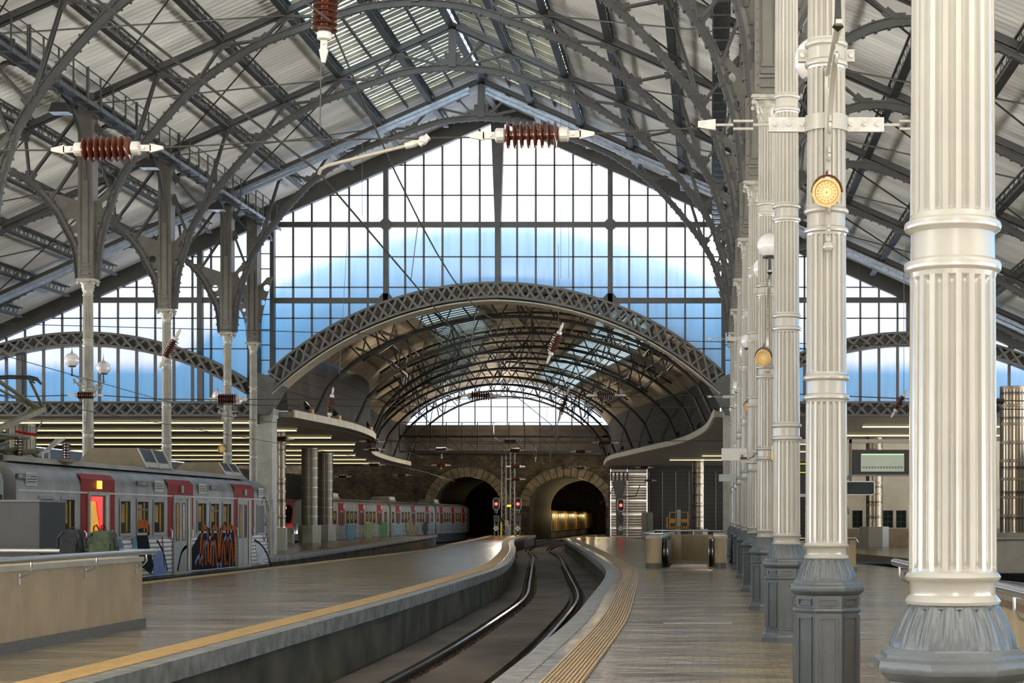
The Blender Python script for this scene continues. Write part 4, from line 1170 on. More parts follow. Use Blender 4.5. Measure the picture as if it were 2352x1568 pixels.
# escalator enclosure on the right platform
r = empty('escalator_parapet', (-1.9,62,0), 'long tan parapet with rounded end, left side of the escalator well', 'parapet')
def rounded(mb, x0, x1, y0, y1, z0, z1):
    w = (x1-x0)/2; pts = [(x0,y1),(x1,y1),(x1,y0+w)]+[(x0+w+w*math.cos(-PI*i/10), y0+w+w*math.sin(-PI*i/10)) for i in range(1,10)]+[(x0,y0+w)]
    mb.prism(pts, 'z', z0, z1)
mb = MB(); rounded(mb,-.25,.25,-5.2,9,.16,.98); mb.build('panel', TAN, r)
mb = MB(); rounded(mb,-.28,.28,-5.23,9,.98,1.06); mb.build('coping', TANC, r)
mb = MB(); rounded(mb,-.27,.27,-5.24,9,0,.16); mb.build('skirting', PLINTH, r)
r = empty('escalator_parapet', (.35,62,0), 'short tan parapet with rounded end, right side of the escalator well', 'parapet')
mb = MB(); rounded(mb,-.2,.2,-5.0,9,.16,.98); mb.build('panel', TAN, r)
mb = MB(); rounded(mb,-.23,.23,-5.03,9,.98,1.06); mb.build('coping', TANC, r)
mb = MB(); rounded(mb,-.22,.22,-5.04,9,0,.16); mb.build('skirting', PLINTH, r)
r = empty('escalator_parapet', (-.8,71,0), 'tan cross wall at the back of the escalator well', 'parapet')
mb = MB(); mb.box(-1.35,.9,-2.6,-2.4,0,1.0); mb.add([(-.35,-2.65,0),(.9,-6.5,0),(.9,-6.5,1.0),(-.35,-2.65,1.0),(.98,-6.5,0),(.98,-6.5,1.0),(-.25,-2.5,0),(-.25,-2.5,1.0)], [(0,1,2,3),(1,4,5,2),(6,4,1,0),(3,2,5,7)]); mb.build('panel', TAN, r)
handrail([(-2.3,71,1.14),(-2.3,57.2,1.14),(-2.0,56.75,1.14),(-1.55,56.75,1.14)], [((-2.3,y,1.14),.14,0) for y in (70,68,66,64,62,60,58)], None, .035, 'steel handrail along the left escalator parapet')
handrail([(-2.3,71.2,1.14),(.6,71.2,1.12)], [((x,71.2,1.13),0,-.1) for x in (-2,-.7,.4)], None, .035, 'steel handrail across the back of the escalator well')
for x, lab in ((-1.52,'left black rubber handrail loop of the escalator'),(.02,'right black rubber handrail loop of the escalator')):
    r = empty('escalator_balustrade', (x,58.2,0), lab, 'escalator', 'escalator balustrades')
    mb = MB(); mb.prism([(6,.12)]+[(.45-.42*math.sin(PI*i/12), .5-.4*math.cos(PI*i/12)) for i in range(13)]+[(6,.9)], 'x', -.07, .07); mb.build('panel', STEEL, r)
    mb = MB(); pth = [(0,6,.95),(0,.45,.95)]+[(0,.45-.47*math.sin(PI*i/12), .5+.45*math.cos(PI*i/12)) for i in range(1,13)]+[(0,1.2,.05)]
    mb.sweep(pth, .05, .1, up=(1,0,0)); mb.build('rubber_rail', BLACK, r, 40)
mb = MB(); mb.box(-1.35,-.1,58.0,60.5,.0,.03); tag(mb.build('comb_plate', GALV), 'steel landing plate at the mouth of the escalator', 'plate')
# parapets at the right edge
r = empty('stair_parapet', (2.3,15,0), 'tan stair parapet at the lower right edge behind the largest column', 'parapet')
mb = MB(); mb.box(0,.22,-9,5,.14,1.0); mb.build('panel', TAN, r)
mb = MB(); mb.box(-.02,.24,-9,5.02,1.0,1.06); mb.build('coping', M('brown coping', (110,92,74), .45, 0, .12, 3), r)
mb = MB(); mb.box(-.02,.24,-9,5.03,0,.14); mb.build('skirting', PLINTH, r)
handrail([(2.18,7,1.17),(2.18,20.1,1.17)], [((2.18,y,1.17),.14,0) for y in (9,12.2,16,19.6)], None, .045, 'steel handrail on the parapet behind the largest column')
r = empty('stair_parapet', (4.0,54,0), 'tan parapet end standing behind the second column', 'parapet')
mb = MB(); mb.box(-1.4,.62,-.15,.15,.12,.95); mb.build('panel', TAN, r)
mb = MB(); mb.box(-1.4,.66,-.17,.17,0,.12); mb.build('skirting', PLINTH, r)
handrail([(2.6,53.8,1.03),(4.6,53.8,1.03),(4.68,53.85,.9)], [((x,53.8,1.03),0,.1) for x in (3.0,4.4)], None, .035, 'short steel handrail behind the second column')
r = empty('stair_parapet', (8.6,46,0), 'grey panelled barrier at the right edge before the strip clad column', 'parapet')
GREYP = M('grey barrier panel', (146,142,132), .6, 0, .1, 2)
mb = MB(); mb.box(-1.2,2.6,-.06,.06,.22,1.02); mb.build('panel', GREYP, r)
mb = MB()
for x in (-1.15,1.2,2.5): mb.box(x-.03,x+.03,-.05,.05,-1.1 if x > 0 else 0,1.02)
mb.build('post', STEEL, r)
mb = MB(); mb.tube([(-1.2,-.05,1.1),(2.6,-.05,1.1)], .04, 8); mb.tube([(-1.2,-.08,.2),(2.6,-.08,.2)], .035, 8); mb.build('rail_tube', STEEL, r)
# ticket kiosk block and bags behind the left rail
r = empty('cabinet', (-12.6,28.5,0), 'plain dark grey metal cabinet standing behind the left stair rail', 'cabinet')
GCAB = M('dark grey cabinet paint', (66,67,68), .5, 0, .08, 1.5, .05, 6)
mb = MB(); mb.box(-1.2,1.55,-.5,.6,.0,1.95); mb.build('body', GCAB, r)
mb = MB(); mb.box(-1.23,1.58,-.53,.63,1.95,1.985); mb.build('lid', M('cabinet lid', (104,104,102), .5, 0, .08), r)
mb = MB(); mb.box(1.55,1.565,-.5,.6,.02,1.94); mb.build('side_panel', M('black cabinet side', (34,34,32), .6, 0, .2, 14), r)
def bag(loc, sx, sz, mat_, lab, mat2):
    r = empty('backpack', loc, lab, 'bag', None)
    mb = MB(); rows = []
    n = 24
    for i in range(11):
        t = i/10; z = sz*t; w = sx*(.5-.12*t**2)*(1 if 0 < t < 1 else .82); d = .14*(1-.35*t)*(1 if 0 < t < 1 else .8)
        rows.append([((abs(math.cos(2*PI*k/n))**.6)*math.copysign(1,math.cos(2*PI*k/n))*w*(1+.03*math.sin(k*5+i)), (abs(math.sin(2*PI*k/n))**.6)*math.copysign(1,math.sin(2*PI*k/n))*d, z) for k in range(n+1)])
    mb.grid(rows); mb.add(rows[0][:-1], [tuple(range(n))]); mb.add(rows[-1][:-1], [tuple(range(n))]); mb.build('bag_body', mat_, r, 60)
    mb = MB(); mb.box(-sx*.33,sx*.33,-.18,-.1,sz*.1,sz*.5); mb.build('front_pocket', mat_, r)
    mb = MB()
    for s in (-1,1): mb.tube([(s*sx*.3,-.1,sz*.92),(s*sx*.46,-.16,sz*.7),(s*sx*.47,-.12,sz*.3)], .02, 6)
    mb.tube([(-.05,0,sz*.98),(-.03,0,sz*1.07),(.03,0,sz*1.07),(.05,0,sz*.98)], .012, 6); mb.build('strap', mat2, r)
bag((-9.78,26.07,1.09), .36, .42, M('black bag cloth', (28,30,36), .8, 0, .3, 12, .4, 40), 'black backpack lying on the end parapet of the left stair', BLACK)
bag((-9.3,26.07,1.09), .46, .4, M('dark green bag cloth', (58,70,48), .8, 0, .3, 10, .4, 40), 'dark green bag lying on the end parapet beside the black backpack', BLACK)
# ------------------------------------------------------------------ trains
TGREY = M('worn grey train paint', (124,122,119), .45, .2, .24, 1.6, .06, 10, stretch=(1,1,.35))
TROOF = M('dirty train roof', (132,124,112), .55, .2, .18, 1.2)
TRED = M('dark red train paint', (128,16,14), .5, 0, .1, 2, spec=.08)
TGLASS = M('dark amber window glass', (54,46,22), .6, 0, .5, 1.2, spec=.04)
TAMB = M('dim lit train interior', (120,92,36), .5, 0, .4, 1.5, emit=(255,196,70), estr=.035, spec=.1)
TLIT = M('lit train interior', (196,150,50), .5, 0, .35, 1.5, emit=(255,190,60), estr=.3)
FRAME = M('window frame grey', (96,96,96), .4, .2, .1)
DARKU = M('underframe black', (20,19,18), .8, 0, .2)
ORANGE = M('orange graffiti paint', (168,84,34), .7, 0, .2, 4, spec=.1); BLUEG = M('blue graffiti paint', (58,92,150), .5, 0, .2, 4)
TEAL = M('teal graffiti paint', (26,98,118), .5, 0, .2, 4); BLKG = M('black graffiti paint', (18,18,22), .7, 0, .2, 4, spec=.08)
GRNG = M('green graffiti paint', (44,112,36), .5, 0, .25, 4); WHTG = M('pale graffiti paint', (180,186,190), .5, 0, .2, 4); AQUA = M('pale blue graffiti paint', (80,134,146), .5, 0, .25, 4)
def body_profile(w, z0, z1):      # half-section with rounded roof shoulders, u across, z up
    h = w/2
    return [(-h+.06,z0),(-h,z0+.1),(-h,z1-.55),(-h+.03,z1-.4),(-h+.12,z1-.24),(-h+.3,z1-.1),(-h+.7,z1-.02),(0,z1+.02),
            (h-.7,z1-.02),(h-.3,z1-.1),(h-.12,z1-.24),(h-.03,z1-.4),(h,z1-.55),(h,z0+.1),(h-.06,z0)]
def rect_frame(mb, x, y0, y1, z0, z1, t, d):
    mb.box(x,x+d,y0,y1,z0,z0+t); mb.box(x,x+d,y0,y1,z1-t,z1); mb.box(x,x+d,y0,y0+t,z0+t,z1-t); mb.box(x,x+d,y1-t,y1,z0+t,z1-t)
XS = -15.6
def ty(px): return 15.6*F/(PX-px)       # depth of a photo column on the train side
r = empty('train_carriage', (XS-1.45, 50, 0), 'grey and red graffitied commuter carriage standing at the middle platform', 'train')
Y0 = ty(37)-50; Y1 = ty(628)-50
S = 1.45                                  # side plane in local x
def loc(y): return y-50
mb = MB()
prof = body_profile(2.9, -.05, 3.02)
# body without holes: side skin split round the doorway openings
mb.prism(prof, 'y', Y0, Y1-.9)
# nose
mb2 = [(x*.97, z) for x, z in prof]
rows = [[(x, Y1-.9, z) for x, z in prof+prof[:1]], [(x*.985, Y1-.35-(.0 if z < .9 else (z-.9)*.14), z) for x, z in prof+prof[:1]], [(x*.93, Y1-(.0 if z < .9 else (z-.9)*.32), min(z, 2.82)) for x, z in prof+prof[:1]]]
mb.grid(rows); mb.add(rows[-1][:-1], [tuple(range(len(prof)))])
mb.build('body', TGREY, r, 35)
mb = MB(); mb.prism([(-1.15,2.98),(1.15,2.98),(1.0,3.12),(-1.0,3.12)], 'y', Y0+.6, Y1-2.2)
for k in range(12): mb.box(-.9+.15*k,-.87+.15*k,Y0+.6,Y1-2.4,3.12,3.135)
mb.build('roof_deck', TROOF, r)
mb = MB(); mb.box(-1.3,1.3,Y0+.2,Y1-.6,-.6,-.04)
for yb in (Y0+3.5, Y1-4.0):
    for dy in (-1.2,1.2):
        for sx in (-.85,.85): mb.lathe([(.46,-.07),(.46,.07)], 20, (sx,yb+dy,-.52), mat=Matrix.Rotation(PI/2,4,'Y'))
mb.build('underframe', DARKU, r)
mb = MB(); mb.box(S,S+.012,Y0+.1,Y1-.75,2.29,2.33); mb.build('white_line', GALV, r)
# ribbed lower side panels
mb = MB()
doors = [(ty(185),ty(263),ty(204),ty(245)), (ty(385),ty(443),ty(399),ty(434)), (ty(537),ty(583),ty(546),ty(573))]
gaps = [Y0+.05]+[v for d in doors for v in (loc(d[2])-.1, loc(d[3])+.1)]+[Y1-.75]
for i in range(0, len(gaps), 2):
    for k in range(11):
        z = .05+k*.098; mb.box(S,S+.014,gaps[i],gaps[i+1],z,z+.028)
        mb.box(S,S+.004,gaps[i],gaps[i+1],z+.028,z+.098)
mb.build('ribbed_panel', TRIBSM, r)
for i, (a, b, c, d) in enumerate(doors):
    mb = MB()
    mb.box(S,S+.008,loc(a),loc(c)-.1,1.12,2.66); mb.box(S,S+.008,loc(d)+.1,loc(b),1.12,2.66); mb.box(S,S+.008,loc(c)-.1,loc(d)+.1,2.3,2.66)
    mb.add([(S+.008,loc(a),2.66),(S+.008,loc(b),2.66),(S-.115,loc(b),2.79),(S-.115,loc(a),2.79),(S+.004,loc(a),2.55),(S+.004,loc(b),2.55)], [(0,1,2,3)])
    mb.build('red_panel', TRED, r)
    fr = MB(); rect_frame(fr, S, loc(c)-.1, loc(d)+.1, .02, 2.34, .09, .05)
    fo = fr.build('door_frame', M('dull door frame', (140,136,128), .5, .3, .1), r)
    if i == 0:                     # open doorway, lit interior
        mb = MB(); mb.box(S+.004,S+.012,loc(c),loc(d),.1,2.25); mb.build('doorway', BLACK, fo)
        mb = MB(); mb.box(S+.012,S+.02,loc(c)+.05,loc(d)-.45,1.05,2.18); mb.build('lit_interior', TLIT, fo)
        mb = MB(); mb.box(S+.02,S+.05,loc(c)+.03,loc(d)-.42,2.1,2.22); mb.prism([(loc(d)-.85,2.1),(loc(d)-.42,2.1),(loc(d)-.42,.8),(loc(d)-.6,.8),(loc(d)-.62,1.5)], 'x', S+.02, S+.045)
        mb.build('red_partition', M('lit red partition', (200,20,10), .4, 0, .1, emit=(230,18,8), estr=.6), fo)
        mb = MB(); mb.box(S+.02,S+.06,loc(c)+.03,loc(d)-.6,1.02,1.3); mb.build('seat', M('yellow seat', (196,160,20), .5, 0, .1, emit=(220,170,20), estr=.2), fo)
        mb = MB()
        for q in (.35,.85): mb.tube([(S+.05,loc(c)+q-.2,1.28),(S+.05,loc(c)+q-.12,1.46),(S+.05,loc(c)+q+.05,1.5),(S+.05,loc(c)+q+.2,1.4),(S+.05,loc(c)+q+.24,1.28)], .018, 6)
        mb.build('grab_rail', TRED, fo)
        mb = MB(); mb.box(S+.01,S+.05,loc(d)-.14,loc(d),.1,2.25); mb.build('door_edge', TANC, fo)
    else:
        mid = (loc(c)+loc(d))/2-.12
        for (p, q) in ((loc(c),mid-.01),(mid+.01,loc(d)-.28)):
            mb = MB(); mb.box(S+.002,S+.02,p,q,.06,2.26); lf = mb.build('door_leaf', TGREY, r)
            mb = MB(); mb.box(S+.02,S+.026,p+.16,q-.16,1.05,2.08); mb.build('door_window', TAMB if q < mid else M('window with red seat behind', (120,62,36), .1, 0, .5, 2), lf)
            mb = MB(); rect_frame(mb, S+.02, p+.13, q-.13, 1.0, 2.12, .04, .012); mb.build('seal', BLACK, lf)
        mb = MB(); mb.box(S+.002,S+.016,loc(d)-.27,loc(d)-.16,.06,2.26); mb.build('door_pocket', BLACK, r)
        mb = MB(); mb.box(S+.002,S+.04,loc(d)-.15,loc(d),.06,2.26); mb.build('door_edge', TANC, r)
    mb = MB(); mb.prism([(0,-.16),(.32,-.16),(.36,-.2),(.36,-.26),(0,-.26)], 'y', loc(c)-.2, loc(d)+.2); mb.shift((S-.06,0,.02)); mb.build('yellow_step', M('yellow step', (196,166,40), .6, 0, .2, 8), r)
    mb = MB(); ym = (loc(a)+loc(b))/2; mb.box(S+.005,S+.07,ym-.1,ym+.1,2.42,2.62); mb.build('door_lamp', M('lit amber lamp', (230,160,40), .3, 0, 0, emit=(255,170,40), estr=3) if i == 0 else FRAME, r)
    for yy in (loc(a)+.22, loc(b)-.22):
        mb = MB(); mb.tube([(S+.01,yy,1.05),(S+.06,yy,1.1),(S+.06,yy,1.3),(S+.01,yy,1.35)], .02, 6); mb.build('grab_handle', STEEL, r)
wins = [(88,124),(140,172),(274,300),(313,341),(351,377),(452,474),(482,503),(510,531)]
for k, (a, b) in enumerate(wins):
    y0, y1 = loc(ty(a)), loc(ty(b)); z0, z1 = 1.2, 2.19
    mb = MB(); mb.box(S+.002,S+.012,y0+.05,y1-.05,z0+.05,z1-.05); w = mb.build('window', TGLASS, r)
    mb = MB(); rect_frame(mb, S, y0, y1, z0, z1, .07, .02); mb.build('frame', FRAME, w)
    mb = MB(); mb.box(S+.012,S+.016,y0+(y1-y0)*.12,y0+(y1-y0)*.42,z0+.35,z1-.15); mb.box(S+.012,S+.016,y0+(y1-y0)*.55,y0+(y1-y0)*.66,z0+.1,z1-.1); mb.build('curtain', TAMB, w)
    if k in (3,6): mb = MB(); mb.box(S+.012,S+.03,y0+.05,y1-.05,z1-.32,z1-.26); mb.build('vent_bar', BLACK, w)
mb = MB(); mb.box(S+.002,S+.012,loc(ty(591)),loc(ty(605)),1.15,2.1); mb.build('window', BLACK, r)
mb = MB(); rect_frame(mb, S, loc(ty(590)), loc(ty(606)), 1.1, 2.15, .05, .02); mb.build('cab_window_frame', FRAME, r)
for yy in (loc(ty(617)), loc(ty(625))):
    mb = MB(); mb.tube([(S,yy-.02,1.9),(S+.07,yy,1.86),(S+.07,yy,.6),(S,yy-.02,.52)], .022, 6); mb.build('grab_handle', TANC, r)
mb = MB(); rect_frame(mb, S, loc(ty(613)), loc(ty(628))-.1, .3, 2.35, .03, .012); mb.build('cab_door_seam', FRAME, r)
for a, b, z0, z1 in ((57,83,2.42,2.72),(354,374,2.42,2.72),(455,472,2.42,2.72),(592,603,2.4,2.7)):
    y0, y1 = loc(ty(a)), loc(ty(b)); mb = MB(); rect_frame(mb, S, y0, y1, z0, z1, .035, .03)
    v = mb.build('vent_grille', GALV, r); mb = MB(); mb.box(S+.002,S+.008,y0,y1,z0,z1); mb.build('vent_back', BLACK, v)
    mb = MB()
    for k in range(1,5): mb.box(S+.008,S+.03,y0,y1,z0+(z1-z0)*k/5-.012,z0+(z1-z0)*k/5+.012)
    mb.build('slats', GALV, v)
for a, b, txt in ((38,72,'BSP31 Cargo 18'),(314,340,'1 3-1 0003 4'),(483,502,'4 0 0 4 1')):
    y0, y1 = loc(ty(a)), loc(ty(b)); mb = MB(); mb.box(S-.02,S+.012,y0,y1,2.56,2.68); n_ = mb.build('number_plate', BLACK, r)
    text_mesh('lettering', txt, .11, WHTG, n_, (S+.014,(y0+y1)/2,2.62), (PI/2,0,PI/2), .002, (y1-y0)/(len(txt)*.06)*.85)
# roof equipment
def roof_unit(x0, x1, y0, y1, h, nm, par):
    mb = MB(); mb.prism([(x0,3.1),(x1,3.1),(x1-.28,3.1+h),(x0+.5,3.1+h)], 'y', y0, y1); u = mb.build(nm, M('brown grey roof unit', (120,108,84), .6, 0, .12, 3), par)
    k = 2
    for i in range(k):
        a, b = y0+.1+(y1-y0-.2)*i/k, y0+.1+(y1-y0-.2)*(i+1)/k-.06
        def sl(t): return (x1-.28*t+.012, 3.1+h*t)
        for (t0, t1, m_, n2) in ((.05,.3,GALV,'grille_plate'),(.34,.95,BLACK,'fan_grille')):
            (xa, za), (xb, zb) = sl(t0), sl(t1); m3 = MB(); m3.add([(xa,a,za),(xa,b,za),(xb,b,zb),(xb,a,zb)], [(0,1,2,3)]); m3.build(n2, m_, u)
    m3 = MB()
    for a in (y0, (y0+y1)/2, y1-.05):
        (xa, za), (xb, zb) = (x1+.015, 3.1), (x1-.265, 3.1+h); m3.bar((xa,a+.03,za),(xb,a+.03,zb),.07,.03,up=(1,0,.4))
    m3.build('grille_frame', GALV, u)
roof_unit(-1.05, 1.05, loc(48.3), loc(50.6), .56, 'air_conditioner', r)
roof_unit(-.95, .95, loc(56.6), loc(58.6), .42, 'air_conditioner', r)
mb = MB(); mb.box(-.4,.3,loc(58.9),loc(59.6),3.0,3.2); mb.box(-1.2,-.9,loc(55.6),loc(55.9),3.0,3.35); mb.build('roof_box', TROOF, r)
mb = MB(); mb.tube([(1.0,loc(40.9),3.05),(1.0,loc(40.9),3.25),(1.0,loc(41.3),3.27),(1.0,loc(41.3),3.05)], .02, 6); mb.build('roof_hoop', GALV, r)
mb = MB(); mb.lathe([(.1,3.0),(.2,3.06),(.22,3.12),(0.02,3.14)], 12, (1.15,loc(42.0),0)); mb.build('roof_vent', TROOF, r)
# roof insulators and pantograph
def disc_stack(mb, c, r_, h, n):
    p = [(r_*.45, 0)]
    for k in range(n):
        z = h*k/n; p += [(r_*.45,z+h/n*.2),(r_,z+h/n*.45),(r_*.95,z+h/n*.6),(r_*.45,z+h/n*.75)]
    p.append((r_*.45,h)); mb.lathe(p, 14, c)
for x, y in ((.75,38.7),(.2,38.9),(-.5,39.0),(.7,40.2),(-.6,40.6),(.62,43.4)):
    mb = MB(); mb.box(x-.16,x+.16,loc(y)-.16,loc(y)+.16,3.02,3.16); disc_stack(mb, (x,loc(y),3.16), .12, .42, 6); mb.build('roof_insulator', BROWN if y > 39.5 else BLACK, r)
p = empty('pantograph', (0,0,0)); p.parent = r
OL = M('olive grey pantograph steel', (110,104,84), .45, .3, .15, 4)
def pt(px, py, y): v = at(px, py, y); return (v.x-(XS-1.45), v.y-50, v.z)
mb = MB()
for x in (-.62,.62): mb.tube([(x,loc(38.2),3.6),(x,loc(41.0),3.62)], .05, 8)
for y in (38.3,39.6,40.9): mb.tube([(-.62,loc(y),3.6),(.62,loc(y),3.6)], .04, 8)
mb.build('base_frame', OL, p)
mb = MB()
A = Vector((.2,loc(39.6),3.62)); B = Vector(pt(100,938,41.6)); mb.bar(A, B, .16, .12); mb.tube([Vector(pt(78,1000,40)), Vector(pt(100,962,41.6))], .02, 6); mb.build('lower_arm', OL, p)
mb = MB(); C1 = Vector(pt(68,872,40.6)); mb.tube([B, C1], .035, 8); mb.tube([B+Vector((-.1,0,0)), Vector(pt(-40,850,39.5))], .05, 8); mb.tube([B+Vector((-.2,0,.02)), Vector(pt(-30,880,39.5))], .03, 8); mb.build('upper_arm', OL, p)
mb = MB()
for py in (866,871): mb.tube([pt(-60,py+2,40.4), pt(20,py-3,40.5), pt(68,py-2,40.6), pt(85,py+2,40.7), pt(95,882,40.7)], .025, 8)
mb.tube([pt(68,866,40.6), pt(80,880,40.6), pt(74,876,40.6)], .02, 6); mb.build('collector_head', BLACK, p)
mb = MB(); mb.tube([pt(36,990,40), pt(55,994,40), pt(85,998,40)], .03, 8); mb.build('red_cable', TRED, p)
mb = MB(); mb.bar(pt(108,1035,41.5), pt(134,1008,43), .12, .04); mb.bar(pt(90,1045,41), pt(112,1030,42), .1, .05); mb.bar(pt(100,1040,41.6), pt(148,1007,43.4), .04, .04); mb.build('busbar', GALV, r)
mb = MB()
random.seed(11)
for k in range(16): mb.tube([(random.uniform(-.2,.9),loc(random.uniform(38.6,41)),3.1), (random.uniform(-.2,.9),loc(random.uniform(38.6,41.5)),random.uniform(3.2,3.5))], random.uniform(.03,.07), 6)
mb.build('roof_pipework', M('mixed roof pipes', (96,92,70), .5, .2, .3, 4), r)
# graffiti: lettering of painted strokes on the lower side
def stroke(pts, w, m_, nm='graffiti_stroke'):
    mb = MB(); P_ = [Vector((S+.017, loc(ty(px)), EYE-(py-PY)*ty(px)/F)) for px, py in pts]
    mb.sweep(crpath(P_, 6), w, .006, up=(1,0,0)); return mb.build(nm, m_, r)
def blob(pts, m_, x=.0155, nm='graffiti_fill'):
    P_ = [(loc(ty(px)), EYE-(py-PY)*ty(px)/F) for px, py in pts]; mb = MB(); mb.prism(P_, 'x', S+x-.004, S+x); return mb.build(nm, m_, r)
blob([(436,1265),(450,1240),(468,1212),(505,1212),(538,1215),(540,1300),(470,1307),(432,1308)], BLKG)
for x0 in (468,492,512,530):
    stroke([(x0-10,1296),(x0-7,1240),(x0-3,1214),(x0+3,1211),(x0+8,1226),(x0+9,1290)], .16, ORANGE)
    stroke([(x0-4,1300),(x0-2,1255),(x0+1,1245),(x0+4,1298)], .1, ORANGE)
for x0, y0 in ((478,1235),(520,1228),(455,1276)): stroke([(x0-8,y0+18),(x0-2,y0+4),(x0+6,y0),(x0+10,y0+16)], .12, BLUEG)
stroke([(498,1306),(502,1285),(506,1303)], .12, BLUEG)
blob([(313,1214),(336,1206),(340,1240),(352,1300),(346,1318),(322,1300),(314,1250)], BLKG); stroke([(314,1206),(326,1203),(337,1206),(340,1230)], .22, ORANGE)
blob([(268,1245),(276,1238),(284,1252),(280,1262),(270,1260)], TEAL); blob([(300,1240),(310,1232),(316,1250),(306,1262)], TEAL)
blob([(352,1270),(372,1262),(384,1316),(352,1322)], BLUEG); stroke([(360,1240),(374,1268),(384,1310)], .05, BLKG); stroke([(372,1232),(376,1300)], .04, BLKG)
stroke([(406,1310),(416,1268),(428,1254)], .1, BLKG)
blob([(586,1245),(600,1252),(610,1278),(606,1296),(592,1292),(588,1268)], WHTG); stroke([(584,1240),(598,1250),(612,1270),(622,1300)], .07, BLKG)
for pts in ([(600,1160),(604,1142),(610,1150),(612,1172)], [(614,1160),(617,1176),(621,1160),(620,1150)], [(606,1180),(611,1196),(607,1204),(613,1206)], [(602,1226),(606,1240),(611,1226),(614,1244)]): stroke(pts, .03, BLKG)
# next carriage, only its end shows
r2 = empty('train_carriage', (XS-1.45, 30, 0), 'end of the next grey carriage cut by the left edge of the photo', 'train')
mb = MB(); mb.prism(prof, 'y', -3.0, ty(8)-30); mb.build('body', TGREY, r2, 35)
mb = MB(); mb.box(-1.1,1.1,ty(8)-30,ty(33)-30,.1,2.7); mb.build('gangway_bellows', BLACK, r2)
mb = MB(); mb.box(S,S+.015,.5,ty(4)-30,1.2,2.2); mb.build('window', TGLASS, r2)
mb = MB(); mb.box(-1.3,1.3,-3,ty(8)-30,-.6,-.06); mb.build('underframe', DARKU, r2)
# far graffitied train entering the left tunnel
def far_train(loc_, length, label, rot=0.0):
    r = empty('train_carriage', loc_, label, 'train', 'far grey and red carriages', rot)
    mb = MB(); mb.prism(body_profile(2.9,-.05,3.02), 'y', 0, length); mb.build('body', TGREY, r, 35)
    mb = MB(); mb.box(-1.2,1.2,0,length,-.9,-.06); mb.build('underframe', DARKU, r)
    mb = MB(); mb.prism([(-1.1,2.98),(1.1,2.98),(.9,3.1),(-.9,3.1)], 'y', .5, length-.5); mb.build('roof_deck', TROOF, r)
    mb = MB()
    for k in range(10): mb.box(S,S+.015,.1,length-.1,.05+k*.098,.08+k*.098)
    mb.build('ribbed_panel', TRIBSM, r)
    for d in (length*.14, length*.47, length*.8):
        mb = MB(); mb.box(S,S+.012,d-1.1,d+1.1,1.1,2.75); mb.build('red_panel', TRED, r)
        mb = MB(); mb.box(S+.012,S+.02,d-.62,d+.62,.05,2.2); dl = mb.build('door', FRAME, r)
        mb = MB(); mb.box(S+.02,S+.03,d-.5,d-.1,1.05,2.05); mb.box(S+.02,S+.03,d+.1,d+.5,1.05,2.05); mb.build('door_window', TGLASS, dl)
        mb = MB(); mb.lathe([(.001,0),(.2,0),(.2,.02),(.001,.02)], 14, (S+.02,d+.75,2.5), mat=Matrix.Rotation(PI/2,4,'Y')); mb.build('round_emblem', WHTG, r)
    for d in (length*.04,length*.24,length*.305,length*.37,length*.57,length*.635,length*.7,length*.92):
        mb = MB(); mb.box(S,S+.014,d-.5,d+.5,1.2,2.15); w = mb.build('window', TGLASS, r)
        mb = MB(); mb.box(S+.014,S+.02,d-.3,d+.1,1.5,2.0); mb.build('lit_seat', TAMB, w)
    mb = MB(); mb.prism([(-.95,3.1),(.95,3.1),(.7,3.55),(-.6,3.55)], 'y', length*.1, length*.22); mb.build('air_conditioner', TROOF, r)
    mb = MB(); mb.box(.72,.86,length*.11,length*.21,3.15,3.5); mb.build('grille', GALV, r)
    return r
def fgraf(r, items):
    for y, zc, w, h, m_, txt, tm_ in items:
        mb = MB(); n = 18
        mb.prism([(y+w/2*math.cos(2*PI*k/n)*(1+.12*math.sin(3*k)), zc+h/2*math.sin(2*PI*k/n)*(1+.1*math.cos(4*k))) for k in range(n)], 'x', S+.016, S+.024); g = mb.build('graffiti_fill', m_, r)
        if len(txt) == 3: text_mesh('graffiti_letters', txt, h*1.1, tm_, g, (S+.028,y,zc), (PI/2,0,PI/2), .004, w/(len(txt)*h*.6)); continue
        mb = MB(); k = int(w/.8)
        for i in range(k):
            x0 = y-w/2+(i+.5)*w/k; mb.sweep(crpath([(S+.028,x0-.25,zc-h*.35),(S+.028,x0-.2,zc+h*.25),(S+.028,x0+.05,zc+h*.38),(S+.028,x0+.22,zc+h*.1),(S+.028,x0+.02,zc-h*.05),(S+.028,x0+.25,zc-h*.38)], 5), .08, .006, up=(1,0,0))
        mb.build('graffiti_strokes', tm_, g)
f1 = far_train((-29.45,126,0), 22.5, 'far graffitied grey carriage beyond the thick round columns'); 
fgraf(f1, [(6.5,.55,3.6,1.3,AQUA,'',BLKG),(13.2,.6,4.6,1.5,M('olive green graffiti paint', (130,140,80), .5, 0, .25, 4),'',BLKG),(19.6,.65,3.6,1.5,GRNG,'',BLKG)])
f2 = far_train((-29.45,149.2,0), 24, 'far graffitied carriage with orange lettering on green, entering the left tunnel')
fgraf(f2, [(3.2,.6,4.4,1.3,TEAL,'',WHTG),(10.4,.7,5.4,1.7,GRNG,'O2G',ORANGE),(17.8,.6,3.4,1.2,BLKG,'',FRAME)])
f3 = far_train((-29.45,173.9,0), 24, 'dark carriage at the mouth of the left tunnel')
